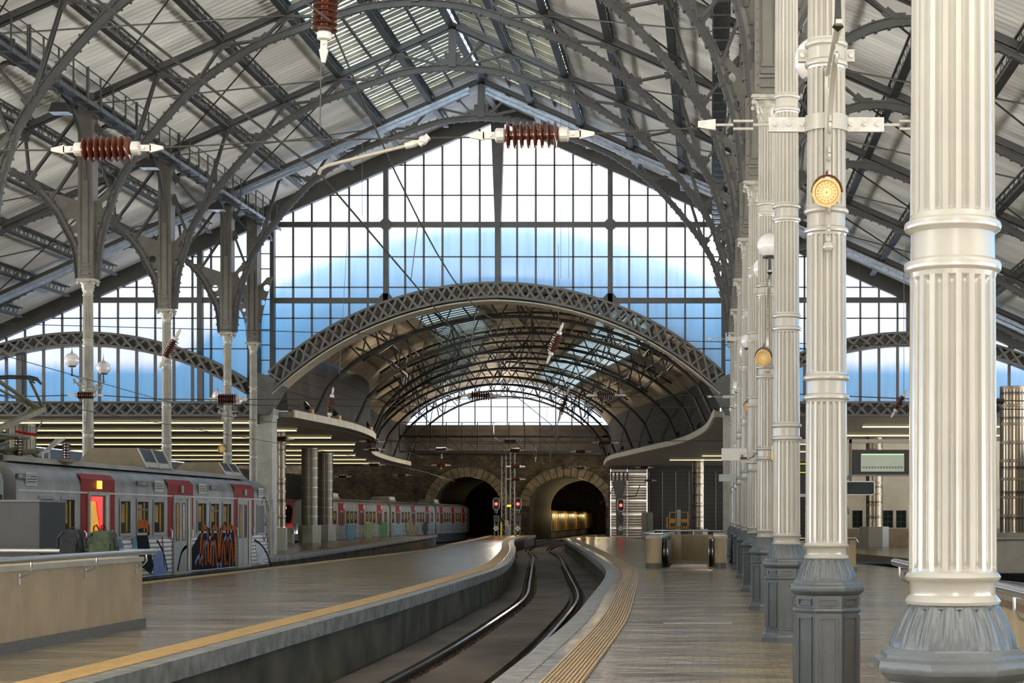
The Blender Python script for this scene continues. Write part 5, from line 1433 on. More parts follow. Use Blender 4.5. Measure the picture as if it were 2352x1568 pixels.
# red train front
RF = M('bright red train front', (170,20,24), .3, 0, .08, 2, coat=.3)
r = empty('train_carriage', (-30.9,127,0), 'bright red train front with a lit headlight behind the round columns', 'train')
r.location = (-32.4, 127, 0)
mb = MB(); pr = body_profile(2.9,-.1,3.05)
rows = [[(x*.9,-.0+abs(x)*.12+(max(0,z-1.0))*.18,z) for x, z in pr+pr[:1]], [(x,.9+(max(0,z-1.0))*.1,z) for x, z in pr+pr[:1]], [(x,20,z) for x, z in pr+pr[:1]]]
mb.grid(rows); mb.add(rows[0][:-1], [tuple(range(len(pr)))]); mb.build('body', RF, r, 35)
mb = MB(); mb.prism([(-1.0,1.25),(1.0,1.25),(1.12,2.25),(.9,2.6),(-.9,2.6),(-1.12,2.25)], 'y', -.02, .3); mb.build('windscreen', M('black windscreen', (14,20,20), .5, 0, .1, spec=.1), r)
mb = MB(); mb.box(.15,.75,-.06,.1,2.28,2.5); mb.build('destination_display', M('lit destination display', (230,220,90), .4, 0, 0, emit=(255,236,90), estr=1.2), r)
mb = MB(); mb.lathe([(.001,0),(.13,0),(.12,.06),(.001,.08)], 14, (1.02,-.02,.5), mat=Matrix.Rotation(PI/2,4,'X')); mb.build('headlight', M('lit headlight', (255,220,160), .2, 0, 0, emit=(255,205,120), estr=30), r)
text_mesh('fleet_number', '2459', .26, WHTG, r, (.85,-.06,1.0), (PI/2,0,0), .004)
mb = MB()
for k in range(6): mb.tube([(.35+.12*k,-.08,.55),(.4+.12*k,-.08,.75),(.46+.12*k,-.08,.6),(.4+.12*k,-.08,.5)], .012, 5)
mb.build('graffiti_tag', WHTG, r)
mb = MB(); mb.box(-1.2,1.2,.2,20,-1,-.1); mb.build('underframe', DARKU, r)
# golden lit train in the right tunnel
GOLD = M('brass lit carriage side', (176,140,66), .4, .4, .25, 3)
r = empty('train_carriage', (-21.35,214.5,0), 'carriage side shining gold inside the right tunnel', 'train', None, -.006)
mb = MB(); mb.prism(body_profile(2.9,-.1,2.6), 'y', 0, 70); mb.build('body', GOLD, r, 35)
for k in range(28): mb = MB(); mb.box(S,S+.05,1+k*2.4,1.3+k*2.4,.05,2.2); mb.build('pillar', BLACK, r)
mb = MB(); mb.box(-1.3,1.3,0,70,-1,-.1); mb.build('underframe', DARKU, r)
# ------------------------------------------------------------------ globe lamps, speakers
def lamp_bracket(e, loc_, label, side_x=1):
    """cast bracket reaching along +y*e from a column, carrying a globe"""
    r = empty('globe_lamp', loc_, label, 'lamp', 'opal globe lamps on the columns')
    mb = MB(); mb.sphere((0,e*1.4,.0), .225, 32, 16); mb.build('globe', OPAL, r, 60)
    mb = MB(); mb.lathe([(.05,.21),(.03,.25),(.012,.33),(.008,.42),(.014,.43),(.001,.45)], 12, (0,e*1.4,0)); mb.build('finial', CAPM, r, 40)
    mb = MB(); mb.lathe([(.12,-.22),(.13,-.2),(.13,-.185),(.03,-.18)], 20, (0,e*1.4,0)); mb.lathe([(.03,-.45),(.022,-.22)], 10, (0,e*1.4,0)); mb.lathe([(.001,-.52),(.05,-.48),(.03,-.45)], 10, (0,e*1.4,0)); mb.build('lamp_holder', BLACK, r, 40)
    mb = MB()
    mb.bar((0,e*.19,-.56),(0,e*1.5,-.46),.05,.035)
    mb.bar((0,e*.2,-.5),(0,e*.2,-1.7),.06,.03,up=(0,1,0))
    pth = [(0, e*(.22+1.05*(1-math.cos(t*PI/2))), -1.65+1.0*math.sin(t*PI/2)) for t in [i/12 for i in range(13)]]
    mb.sweep(pth, .035, .045, up=(1,0,0))
    for c, rr in (((1.22,-.66),.09),((.45,-.75),.13),((.42,-1.05),.1),((.34,-1.3),.07),((.75,-.68),.08),((.3,-1.75),.08),((.28,-1.95),.06)):
        pts = [(0, e*(c[0]+rr*(1-t*.55)*math.cos(t*9)), c[1]+rr*(1-t*.55)*math.sin(t*9)) for t in [i/24 for i in range(25)]]
        mb.tube(pts, .014, 6)
    mb.bar((0,e*.2,-1.65),(0,e*.24,-2.05),.045,.025); mb.sphere((0,e*.26,-2.1), .05, 10, 6)
    mb.build('bracket', CREAM if loc_[0] > 0 else CAPM, r, 40)
    if e < 0:
        zb = 5.86-loc_[2]; R_ = shaft_r(5.86)+.012
        mb = MB(); mb.lathe([(R_-.01,zb-.055),(R_,zb-.05),(R_,zb+.05),(R_-.01,zb+.055)], 32, cap=False)
        mb.build('clamp_band', CREAM if loc_[0] > 0 else CAPM, r, 40)
        for sx in (-1,1): mb = MB(); mb.box(min(sx*(R_-.01),sx*(R_+.075)),max(sx*(R_-.01),sx*(R_+.075)),-.03,.03,zb-.055,zb+.055); mb.build('lug', CREAM if loc_[0] > 0 else CAPM, r)
        for sx in (-1,1): mb = MB(); mb.lathe([(.025,0),(.025,.02),(.001,.026)], 6, (sx*(R_+.04),-.03,zb), mat=Matrix.Rotation(PI/2,4,'X')); mb.build('bolt', GALV, r)
    return r
for n, z in ((2,6.2),(4,6.48),(6,6.45),(8,6.45),(10,6.4)):
    for e, w in ((-1,'near'),(1,'far')):
        if n == 10 and e > 0: continue
        nm = {2:'second',4:'fourth',6:'sixth',8:'eighth',10:'last'}[n]
        lamp_bracket(e, (XR, colY(n), z), 'white globe lamp on the %s side of the %s column of the right row' % (w, nm))
for n, z, w2 in ((7,6.68,'nearest full left column'),(9,6.68,'left column behind the train')):
    for e, w in ((-1,'near, upper'),(1,'far, lower')):
        lamp_bracket(e, (XL, colY(n), z), 'globe lamp on the %s side of the %s' % (w, w2))
def speaker(loc_, label, s=1.0):
    r = empty('loudspeaker', loc_, label, 'loudspeaker', 'round ochre loudspeakers'); r.rotation_euler = (.18,0,-.1)
    R90 = Matrix.Rotation(PI/2,4,'X')
    mb = MB(); mb.lathe([(.001,-.16*s),(.1*s,-.16*s),(.115*s,-.13*s),(.118*s,.1*s),(.125*s,.11*s),(.125*s,.13*s),(.105*s,.13*s),(.1*s,.1*s),(.001,.1*s)], 32, mat=R90); mb.build('housing', SPK, r, 40)
    mb = MB()
    for k in range(8):
        a = k*PI/8; mb.bar((-.095*s*math.cos(a),-.105*s,-.095*s*math.sin(a)),(.095*s*math.cos(a),-.105*s,.095*s*math.sin(a)),.008*s,.008*s)
    for rr in (.03,.06,.09): mb.tube([(rr*s*math.cos(2*PI*k/20),-.107*s,rr*s*math.sin(2*PI*k/20)) for k in range(20)], .004*s, 5, closed=True)
    mb.build('grille', M('pale grille', (226,200,140), .4, 0, .05), r)
    mb = MB(); mb.tube([(.132*s*math.cos(PI*k/12),.04*math.sin(PI*k/12),.15*s*math.sin(PI*k/12)) for k in range(13)], .011*s, 8); mb.tube([(0,.04,.17*s),(0,.18*s,.2*s)], .012*s, 6); mb.build('yoke', BROWN, r, 40)
speaker((XR-.02, colY(2)-.37, 4.56), 'round ochre loudspeaker facing the camera on the second column')
speaker((XR-.08, colY(4)-.45, 4.6), 'ochre loudspeaker hanging on the fourth right column', 1.15)
speaker((XR+.0, colY(6)-.45, 4.75), 'small ochre loudspeaker half hidden on the sixth right column')
speaker((XL-.1, colY(9)-.4, 4.55), 'small ochre loudspeaker on the left column behind the train', 1.2)
# ------------------------------------------------------------------ insulators
def make_ins():
    r = empty('insulator', (0,0,0))
    mb = MB(); p = [(.03,-.2)]
    RY = Matrix.Rotation(PI/2,4,'Y')
    for k in range(8):
        z = -.2+.05*k
        p += [(.032,z+.006),(.095,z+.016),(.1,z+.024),(.088,z+.032),(.036,z+.04)]
    p.append((.03,.2)); mb.lathe(p, 20, mat=RY); mb.build('porcelain_discs', BROWN, r, 30)
    for s in (-1,1):
        mb = MB(); mb.lathe([(.045,.195),(.055,.205),(.055,.26),(.04,.27)], 16, mat=Matrix.Rotation(s*PI/2,4,'Y'))
        mb.bar((s*.26,0,0),(s*.36,0,0),.03,.05); mb.prism([(s*.35,-.035),(s*.46,-.012),(s*.46,.012),(s*.35,.035)], 'y', -.015, .015); mb.tube([(s*.3,-.03,0),(s*.3,.03,0)], .014, 6)
        mb.build('end_fitting', GALV, r)
    return r
ins0 = make_ins(); first_ins = True
def insulator(px, py, Y, length_px, ang, label, k=1.0):
    """ang: tilt in degrees from horizontal in the view plane"""
    global first_ins
    o = ins0 if first_ins else dup(ins0); first_ins = False
    o.location = at(px, py, Y); s = length_px*Y/F/.4; o.scale = (s, s*k, s*k); o.rotation_euler = (0, -math.radians(ang), 0)
    return tag(o, label, 'insulator', 'brown porcelain line insulators')
IN = [(247,342,15.36,112,1,'big brown insulator on the span wire at upper left, before the second left pier',1.05),
 (1222,310,15.36,125,1,'big brown insulator on the span wire just below the tip of the gable',1.0),
 (747,20,15.5,108,88,'large brown insulator hanging upright at the top edge of the photo',1.1),
 (197,907,49,36,0,'dark insulator crossing the left column with two globe lamps',1.0),
 (522,916,62,40,0,'brown insulator crossing the column beside the small globe lamps',1.2),
 (391,800,58,44,62,'tilted brown insulator hanging beside the eighth left column',1.1),
 (760,930,75,36,82,'upright insulator before the dark wall left of the great arch',1.0),
 (1275,788,60,44,68,'tilted brown insulator inside the great arch, right of centre',1.0),
 (1104,908,90,42,0,'brown insulator in front of the left part of the far lunette',1.1),
 (1392,908,80,40,0,'brown insulator at the right end of the far lunette',1.1),
 (1296,926,95,40,72,'tilted insulator before the right part of the far lunette',.9),
 (2066,925,44,34,60,'dark tilted insulator before the right lunette, beside the largest column',1.0),
 (2296,921,46,20,0,'dark insulator at the right edge beside the largest column',1.6),
 (646,1008,84,26,0,'brown insulator before the slim striped column',1.1),
 (855,1013,100,26,0,'brown insulator under the left canopy nose, upper one',1.2),
 (860,1032,112,22,0,'brown insulator under the left canopy nose, lower one',1.0),
 (1172,1013,130,26,0,'brown insulator above the middle masts, upper one',1.1),
 (1183,1034,140,22,0,'brown insulator above the middle masts, second one',1.0),
 (1184,1071,150,20,0,'brown insulator on the middle masts, third one',1.2),
 (1185,1100,155,20,0,'brown insulator on the middle masts, lowest one',1.0),
 (1390,1016,118,28,0,'brown insulator over the right canopy edge, before the footway truss',1.0),
 (1013,1032,130,24,0,'brown insulator over the left tunnel portal, upper one',1.0),
 (1013,1068,150,20,0,'brown insulator over the left tunnel portal, lower one',1.0),
 (1334,1037,140,22,0,'brown insulator over the right tunnel portal, upper one',1.0),
 (1334,1074,160,18,0,'brown insulator over the right tunnel portal, right one of the pair',1.2),
 (1299,1073,160,16,0,'brown insulator over the right tunnel portal, left one of the pair',1.2),
 (860,1067,125,22,0,'dark insulator before the dark wall right of the round columns',1.0),
 (1480,1073,140,18,0,'dark insulator below the right canopy edge, upper one',1.0),
 (1490,1103,145,16,0,'dark insulator below the right canopy edge, lower one',1.0),
 (787,1094,120,18,0,'dark insulator above the far graffitied carriage',1.0),
 (923,1091,140,18,0,'dark insulator above the middle of the far graffitied carriages',1.0),
 (1230,1042,120,16,88,'upright insulator between the two tunnel portals',1.0),
 (1014,1060,150,16,88,'upright insulator on the stone over the left tunnel portal',1.0)]
for a in IN: insulator(*a)
# ------------------------------------------------------------------ wires
def wire(pts, rad, label, name='overhead_wire', cat='wire', m_=None, grp='overhead wires'):
    mb = MB(); mb.tube(pts, rad, 5); return tag(mb.build(name, m_ or WIRE), label, cat, grp)
wire([at(-320,345,15.36), at(140,345,15.36)], .008, 'span wire left of the big left insulator')
wire([at(355,340,15.36), at(700,322,15.36), at(975,317,15.36), at(1115,315,15.36)], .008, 'span wire between the two big brown insulators')
wire([at(1337,309,15.36), at(1500,300,15.36), at(1650,291,15.36)], .008, 'span wire from the gable tip insulator to the second column')
wire([at(747,88,15.5), at(738,110,15.5), at(735,300,15.5)], .006, 'thin drop wire hanging below the upright top insulator', 'drop_wire', 'wire')
r = empty('registration_arm', at(860,350,15.36), 'pale bent registration arm tube hung from the span wire left of the gable tip', 'arm')
o_ = at(860,350,15.36)
mb = MB(); mb.tube([at(733,398,15.2)-o_, at(737,388,15.3)-o_, at(752,380,15.36)-o_, at(940,333,15.36)-o_], .016, 10); mb.build('tube', M('dull arm tube', (150,142,128), .5, .2, .1), r, 50)
mb = MB(); mb.lathe([(.03,-.08),(.035,.0),(.02,.08)], 10, at(950,330,15.36)-o_, mat=Matrix.Rotation(1.3,4,'Y')); mb.bar(at(962,332,15.36)-o_, at(985,313,15.36)-o_, .06, .05); mb.sphere(at(972,322,15.36)-o_, .045, 10, 6); mb.build('clamp', GALV, r, 40)
# contact and messenger wires over the curving track, slung from support to support
sup = [(-8,-4.3),(15.4,-3.55),(39,-4.9),(62,-5.5),(84,-7.9),(108,-10.2),(132,-13.2),(160,-15.3),(195,-16.4)]
for i in range(len(sup)-1):
    (y0,x0),(y1,x1) = sup[i],sup[i+1]
    wire([(x0,y0,4.83),(x1,y1,4.83)], .011, 'contact wire over the curving track, %s span from the camera' % ORD[i+1].replace('nearest','first'))
    n = 10; wire([(x0+.1+(x1-x0)*t/n, y0+(y1-y0)*t/n, 6.2-3.0*(t/n)*(1-t/n)*.9) for t in range(n+1)], .011, 'sagging messenger wire over the curving track, %s span from the camera' % ORD[i+1].replace('nearest','first'))
    for t in (.3,.7):
        z = 6.2-3.0*t*(1-t)*.9; wire([(x0+(x1-x0)*t,y0+(y1-y0)*t,4.83),(x0+.1+(x1-x0)*t,y0+(y1-y0)*t,z)], .006, 'dropper between the wires of the %s span, %s one' % (ORD[i+1].replace('nearest','first'), 'nearer' if t < .5 else 'farther'), 'dropper')
wire([(-17,36,4.6),(-17,80,4.6),(-18.4,110,4.6),(-21,140,4.6)], .011, 'contact wire above the grey train')
wire([(-17,36,5.7),(-17,58,5.2),(-17,80,5.7),(-18.4,110,5.5)], .011, 'messenger wire above the grey train')
for k, (pa, pb, Y, lab) in enumerate([((-50,742),(2400,800),66,'long span wire crossing in front of the gable at transom height'),((-40,922),(1690,936),70,'lower span wire crossing in front of the left lunette'),
        ((-40,905),(180,907),49,'span wire left of the insulator on the globe lamp column'),((220,907),(500,917),52,'span wire between the two left columns with globe lamps'),((545,917),(1690,906),64,'span wire running right from the small globe lamps to the right row'),
        ((640,1008),(1660,1012),86,'span wire under the great arch'),((850,1013),(1380,1016),110,'span wire at the level of the footway truss'),((1836,905),(2400,921),44,'span wire before the right lunette'),
        ((1836,928),(2400,940),50,'lower span wire before the right lunette'),((770,1068),(1490,1073),150,'span wire across the tunnel portals')]):
    wire([at(pa[0],pa[1],Y), at((pa[0]+pb[0])/2,(pa[1]+pb[1])/2+4,Y), at(pb[0],pb[1],Y)], .009+Y*.0001, lab)
for (px, a, b, Y, lab) in ((1288,0,640,60,'thin drop wire left of the pair before the gable'),(1306,0,640,62,'thin drop wire right of the pair before the gable'),(800,500,860,60,'thin drop wire before the left part of the gable'),
        (832,330,495,40,'drop wire with a hook before the left part of the gable'),(2076,560,905,44,'drop wire above the dark tilted insulator at right'),(1147,780,1010,95,'drop wire before the centre of the great arch'),(1283,560,765,60,'drop wire above the tilted insulator in the great arch')):
    wire([at(px,a,Y), at(px+(-20 if px == 800 else 0),b,Y)], .007, lab, 'drop_wire')
# turnbuckle clamp assembly on the second column
def clamp_set(n, z, label):
    r = empty('wire_clamp', (XR, colY(n), z), label, 'clamp', 'span wire clamps on the columns')
    R_ = shaft_r(z)+.008
    mb = MB(); mb.lathe([(R_,-.07),(R_+.02,-.07),(R_+.02,.07),(R_,.07)], 32, cap=False); mb.build('band', CREAM, r, 40)
    for s in (-1,1):
        mb = MB(); mb.box(min(s*.18,s*.52),max(s*.18,s*.52),-.02,.02,-.065,.065); mb.build('lug_plate', GALV, r)
        mb = MB()
        for x in (.22,.34,.46):
            mb = MB(); mb.lathe([(.022,0),(.022,.02),(.001,.024)], 6, (s*x,-.02,0), mat=Matrix.Rotation(PI/2,4,'X')); mb.build('bolt', GALV, r)
        mb = MB(); mb.tube([(s*.5,0,0),(s*.66,0,0)], .014, 6)
        for dz in (-.035,.035): mb.tube([(s*.66,0,dz),(s*.84,0,dz)], .012, 6)
        mb.tube([(s*.84,0,0),(s*1.0,0,0)], .012, 6); mb.prism([(s*1.0,-.05),(s*1.16,-.025),(s*1.16,.03),(s*1.0,.05)], 'y', -.02, .02); mb.build('turnbuckle', GALV, r, 40)
clamp_set(2, 5.24, 'white turnbuckle clamp round the second column at the span wire')
clamp_set(7, 7.5, 'small wire clamp round the seventh right column, before the gable'); clamp_set(9, 6.75, 'small wire clamp round the ninth right column')
# ------------------------------------------------------------------ signals and masts
RINGW = M('white signal rim', (215,215,210), .5, 0, .05); REDL = M('lit red signal', (255,60,50), .3, 0, 0, emit=(255,44,36), estr=9)
def signal(px, Y, num, label, head_py=1157):
    b = at(px, 1187+EYE*F/Y, Y); r = empty('railway_signal', (b.x,Y,0), label, 'signal', 'railway signals at the tunnel portals')
    k = Y/F; hz = EYE-(head_py-PY)*k
    mb = MB()
    for x in (-.16,.16): mb.box(x-.06,x+.06,-.06,.06,0,hz-2.0*k*18)
    for z in (.5,1.0,1.5): mb.box(-.16,.16,-.02,.02,z,z+.05)
    mb.build('post', M('grey green signal post', (104,112,98), .5, 0, .15, 3), r)
    def oval(w, h, n=14): return [(w*math.cos(PI*i/n), h+w*math.sin(PI*i/n)) for i in range(n+1)]+[(-w*math.cos(PI*i/n), -h-w*math.sin(PI*i/n)) for i in range(n+1)]
    w = 7.2*k; h = 7*k
    mb = MB(); mb.prism([(x,z+hz) for x, z in oval(w,h)], 'y', -.1, .12); hd = mb.build('signal_head', BLACK, r)
    mb = MB(); pts = oval(w,h); mb.tube([(x,-.12,z+hz) for x, z in pts], .55*k*1.1, 6, closed=True); mb.build('white_rim', RINGW, hd, 60)
    for dz, m_, nm in ((0,REDL,'red_lamp'),(7*k,BLACK,'upper_lens'),(-7*k,BLACK,'lower_lens')):
        mb = MB(); mb.lathe([(3.4*k if dz == 0 else 2.5*k,0),(3.4*k if dz == 0 else 2.5*k,.08),(.001,.1)], 16, (0,-.1,hz+dz), mat=Matrix.Rotation(PI/2,4,'X')); mb.build(nm, m_, hd, 40)
    zc = hz-18*k
    mb = MB(); mb.lathe([(2.6*k,0),(2.6*k,.16)], 16, (0,-.08,zc), mat=Matrix.Rotation(PI/2,4,'X')); sh = mb.build('subsidiary_head', BLACK, r)
    mb = MB(); mb.tube([(3.6*k*math.cos(2*PI*i/20),-.12,zc+3.6*k*math.sin(2*PI*i/20)) for i in range(20)], .5*k, 6, closed=True); mb.build('white_rim', RINGW, sh, 60)
    zb = EYE-(1188-PY)*k-.1
    mb = MB(); mb.box(-6*k,6*k,-.2,.2,zb-8*k,zb+8*k); mb.build('relay_box', M('dark signal box', (60,62,64), .5, 0, .1), r)
    zd = EYE-(1213-PY)*k; q = 6.8*k
    mb = MB(); mb.prism([(-q,zd),(0,zd-q),(q,zd),(0,zd+q)], 'y', -.3, -.26); dm = mb.build('number_diamond', RINGW, r)
    text_mesh('lettering', num, 5.6*k, BLACK, dm, (0,-.31,zd), (PI/2,0,0), .01, .9)
signal(1140, 156, '90', 'red railway signal with a 90 diamond, left one of the pair between the portals')
signal(1190, 156.3, '90', 'red railway signal with a 90 diamond, right one of the pair between the portals')
signal(1426, 152, '30', 'red railway signal with a 30 diamond before the ribbed metal partition', 1160)
def mast(px, Y, ztop, label, zb=0.0):
    x = (px-PX)*Y/F; r = empty('catenary_mast', (x,Y,zb), label, 'mast', 'lattice catenary masts')
    mb = MB()
    for sx in (-.2,.2): mb.box(sx-.05,sx+.05,-.1,.1,0,ztop-zb)
    mb.build('legs', GALV, r)
    mb = MB(); z = .2; k = 0
    while z < ztop-zb-.5: mb.bar((-.2 if k%2 else .2,0,z),(.2 if k%2 else -.2,0,z+.5),.04,.03,up=(0,1,0)); z += .5; k += 1
    mb.build('lacing', GALV, r)
    mb = MB(); mb.box(-1.1,1.1,-.06,.06,ztop-zb-.15,ztop-zb); mb.box(-.8,.8,-.05,.05,ztop-zb-1.2,ztop-zb-1.1); mb.build('cross_arm', DK, r)
mast(1157, 162, 7.6, 'dark lattice mast left of the pair between the tunnel portals'); mast(1177, 161.5, 8.2, 'pale lattice mast right of the pair between the tunnel portals')
r = empty('catenary_mast', ((1421-PX)*154/F,154.5,0), 'dark mast with a cluster of insulators above the 30 signal', 'mast')
mb = MB(); mb.prism([(-.25,0),(.25,0),(.32,3.6),(.6,4.6),(.6,5.0),(-.6,5.0),(-.6,4.6),(-.32,3.6)], 'y', .3, .6); mb.build('post', DK, r)
for x in (-.7,-.35,0,.4,.75):
    mb = MB(); disc_stack(mb, (x,.4,5.0), .14, .8, 6); mb.build('insulator_stack', BLACK, r, 40)
mb = MB(); mb.tube([(.3,.4,3.5),(1.5,.4,3.6),(1.9,.4,4.6)], .05, 6); mb.tube([(-.4,.4,4.8),(-.9,.4,3.6),(-1.8,.4,2.9)], .04, 6); mb.build('cables', BLACK, r)
r = empty('post', ((1151-PX)*150/F,150,0), 'thin yellow post with black head beside the left 90 signal', 'post')
mb = MB(); mb.box(-.06,.06,-.06,.06,0,1.25); mb.build('shaft', M('yellow post paint', (206,178,40), .5, 0, .1), r)
mb = MB(); mb.box(-.1,.1,-.08,.08,1.25,1.65); mb.build('head', BLACK, r)
r = empty('control_box', ((1162.5-PX)*156/F,156.5,0), 'small beige control box on a stem between the 90 signals', 'box')
mb = MB(); mb.box(-.03,.03,-.03,.03,0,.85); mb.build('stem', DK, r); mb = MB(); mb.box(-.16,.16,-.1,.1,.85,1.4); mb.build('box_body', TANC, r)
r = empty('cabinet', ((1167.5-PX)*158/F,158,0), 'low pale cabinet beside the small beige control box', 'cabinet')
mb = MB(); mb.box(-.14,.14,-.1,.1,0,1.0); mb.build('body', GALV, r); mb = MB(); mb.box(-.16,.16,-.12,.12,1.0,1.04); mb.build('lid', GALV, r)
r = empty('indicator_lamp', ((1169-PX)*159/F,159,2.75), 'small orange lit indicator between the 90 signals', 'lamp')
mb = MB(); mb.box(-.18,.18,-.05,.05,-.08,.08); mb.build('lens', M('lit orange lamp', (255,150,30), .3, 0, 0, emit=(255,150,20), estr=4), r); mb = MB(); mb.box(-.22,-.16,-.05,.1,-2.75,.2); mb.build('stem', DK, r)
# ------------------------------------------------------------------ far right clutter
r = empty('cabinet', (-5.55,150,-.9), 'tall grey green equipment cabinet with rounded top beside the metal partition', 'cabinet')
CG = M('grey green cabinet', (108,110,98), .5, 0, .12, 2)
mb = MB(); mb.prism([(-.48,0),(.48,0),(.48,2.9),(.4,3.02),(-.4,3.02),(-.48,2.9)], 'y', -.4, .4); mb.build('body', CG, r)
mb = MB(); mb.box(-.02,.02,-.41,-.4,.05,2.9); mb.box(.1,.14,-.44,-.4,1.4,1.6); mb.build('door_seam', BLACK, r)
YEL = stripe_mat('yellow and black hazard stripes', (206,154,30), (24,22,20), 'X', 5.0, .5, 0, .6, 0, .1); YP = M('ochre yellow frame', (204,148,28), .45, 0, .12, 3)
r = empty('work_platform', ((1559-PX)*140/F,140,0), 'yellow mobile work platform with hazard stripes below the right canopy', 'lift')
mb = MB()
for x in (-.75,.75):
    for y in (-.35,.35): mb.box(x-.04,x+.04,y-.04,y+.04,.75,2.1)
for z in (1.4,2.06):
    for y in (-.35,.35): mb.box(-.75,.75,y-.03,y+.03,z,z+.06)
mb.box(-.7,-.3,-.4,-.36,1.2,1.6); mb.box(.25,.7,-.4,-.36,1.25,1.55); mb.build('guard_rail', YP, r)
mb = MB(); mb.box(-.8,.8,-.42,-.36,.72,.95); mb.box(-1.1,-.8,-.42,-.36,.75,1.7); mb.build('hazard_board', YEL, r)
mb = MB(); mb.box(-.8,.8,-.36,.4,.72,.8); mb.build('deck', DK, r)
mb = MB(); mb.box(-.16,.16,-.1,.2,0,2.3); mb.box(-.1,.0,-.14,-.1,0,2.2); mb.build('lifting_mast', GALV, r)
mb = MB(); mb.box(-.8,-.3,-.3,.3,.1,.6); mb.box(-.5,.5,-.4,.4,0,.2); mb.build('base', WHTG, r)
BRD = M('blank grey white board', (196,196,190), .4, 0, .04)
r = empty('sign_board', at(1686,1043,38), 'blank grey white board hung left of the fifth column', 'board')
mb = MB(); mb.box(-.28,.28,-.02,.02,-.135,.135); mb.build('panel', BRD, r); mb = MB(); mb.box(.28,.5,-.015,.015,.06,.09); mb.box(.28,.5,-.015,.015,-.12,-.09); mb.build('bracket', GALV, r)
r = empty('sign_board', at(1667.5,1097,50), 'smaller blank grey board below, farther along the right row', 'board')
mb = MB(); mb.box(-.21,.21,-.02,.02,-.105,.105); mb.build('panel', M('blank mid grey board', (170,172,172), .4, 0, .04), r); mb = MB(); mb.box(.21,.5,-.01,.01,.05,.07); mb.build('bracket', GALV, r)
r = empty('camera_unit', at(1708,1049,35), 'small boxed camera unit with a cable in front of the white board', 'camera')
mb = MB(); mb.box(-.085,.085,-.05,.05,-.07,.07); mb.build('housing', TANC, r); mb = MB(); mb.box(-.07,.07,-.055,-.05,-.055,-.005); mb.lathe([(.02,0),(.02,.01)], 10, (-.03,-.06,.02), mat=Matrix.Rotation(PI/2,4,'X')); mb.build('front', BLACK, r)
mb = MB(); mb.tube([(.05,0,-.07),(.15,0,-.02),(.3,0,.1),(.36,0,.13)], .008, 6); mb.build('cable', BLACK, r); mb = MB(); mb.box(-.06,.2,.03,.06,-.12,-.08); mb.build('bracket', CREAM, r)
r = empty('junction_box', at(1773.5,1048,31.0), 'small beige junction box on the side of the fourth column', 'box')
mb = MB(); mb.box(-.02,.025,-.05,.05,-.06,.06); mb.build('box_body', SPK, r); mb = MB(); mb.box(-.01,.01,-.02,.02,.06,.2); mb.build('conduit', CREAM, r)
SCR = M('dark display casing', (26,24,28), .6, 0, .1)
c = at(2028,1062,35); r = empty('display_screen', c, 'large dark hanging departure display with a pale green glowing screen', 'display')
k = 35/F
mb = MB(); mb.box(-70*k,70*k,-.12,.12,-29*k,29*k); mb.build('casing', SCR, r)
mb = MB(); mb.box(-52*k,47*k,-.135,-.12,-21*k,20*k); s_ = mb.build('screen', M('dim lcd screen', (118,128,112), .25, 0, .1, 2, emit=(150,172,140), estr=.1), r)
mb = MB()
for i in range(14): mb.box((-48+6.7*i)*k,(-44+6.7*i)*k,-.14,-.135,-14*k,-9*k)
mb.build('blank_digit_cells', M('dark lcd cell', (84,92,82), .4, 0, 0), s_)
mb = MB(); mb.box(-50*k,46*k,-.14,-.135,17*k,19.5*k); mb.build('backlight', M('lit lcd edge', (170,220,170), .4, 0, 0, emit=(150,225,150), estr=.5), s_)
mb = MB(); mb.box(-74*k,72*k,-.14,.14,-31*k,-28*k); mb.build('trim', FRAME, r)
mb = MB(); mb.box(-78*k,-72*k,-.05,.05,-46*k,55*k); mb.box(62*k,68*k,-.05,.05,29*k,55*k); mb.build('hanger', DK, r)
mb = MB(); mb.bar(at(1830,1013,35)-c, at(2200,1013,35)-c, .1, .08); mb.build('cross_beam', GREYP, r)
c = at(1968,1121,32); k = 32/F; r = empty('display_screen', c, 'low rounded dark display with white rim below the large display', 'display')
mb = MB(); rr = 5*k; w, h = 40*k, 15*k
pts = [(sx*(w-rr)+rr*math.cos(a), sz*(h-rr)+rr*math.sin(a)) for (sx,sz,a0) in ((1,1,0),(-1,1,PI/2),(-1,-1,PI),(1,-1,1.5*PI)) for a in [a0+PI/2*i/5 for i in range(6)]]
mb.prism(pts, 'y', -.06, .06); mb.build('screen', M('dark grey display glass', (44,50,50), .5, 0, .2, 3, spec=.1), r)
mb = MB(); mb.tube([(x,-.06,z) for x, z in pts], .012, 6, closed=True); mb.build('rim', RINGW, r, 60)
mb = MB(); mb.bar((-30*k,0,-h),(-20*k,0,-h-45*k),.05,.05); mb.bar((-30*k,.0,h),(-16*k,0,h+14*k),.06,.06); mb.build('bracket', DK, r)
r = empty('display_screen', at(1842,1075,40), 'narrow display with a glowing yellow green frame between the second and third columns', 'display')
mb = MB(); mb.box(-.22,.22,-.06,.06,-.6,.16); mb.build('casing', SCR, r); mb = MB(); rr = []
mb.tube([(-.06,-.07,-.1),(.12,-.07,-.1),(.12,-.07,.1),(-.06,-.07,.1)], .01, 6, closed=True); mb.build('lit_frame', M('lit green frame', (190,220,40), .3, 0, 0, emit=(190,230,30), estr=1.5), r)
r = empty('sign_board', at(1841,1118,41), 'white notice board between the second and third columns', 'board')
mb = MB(); mb.box(-.18,.18,-.02,.02,-.24,.24); mb.build('panel', BRD, r); mb = MB(); mb.box(-.02,.02,-.01,.03,.24,.7); mb.build('hanger', DK, r)
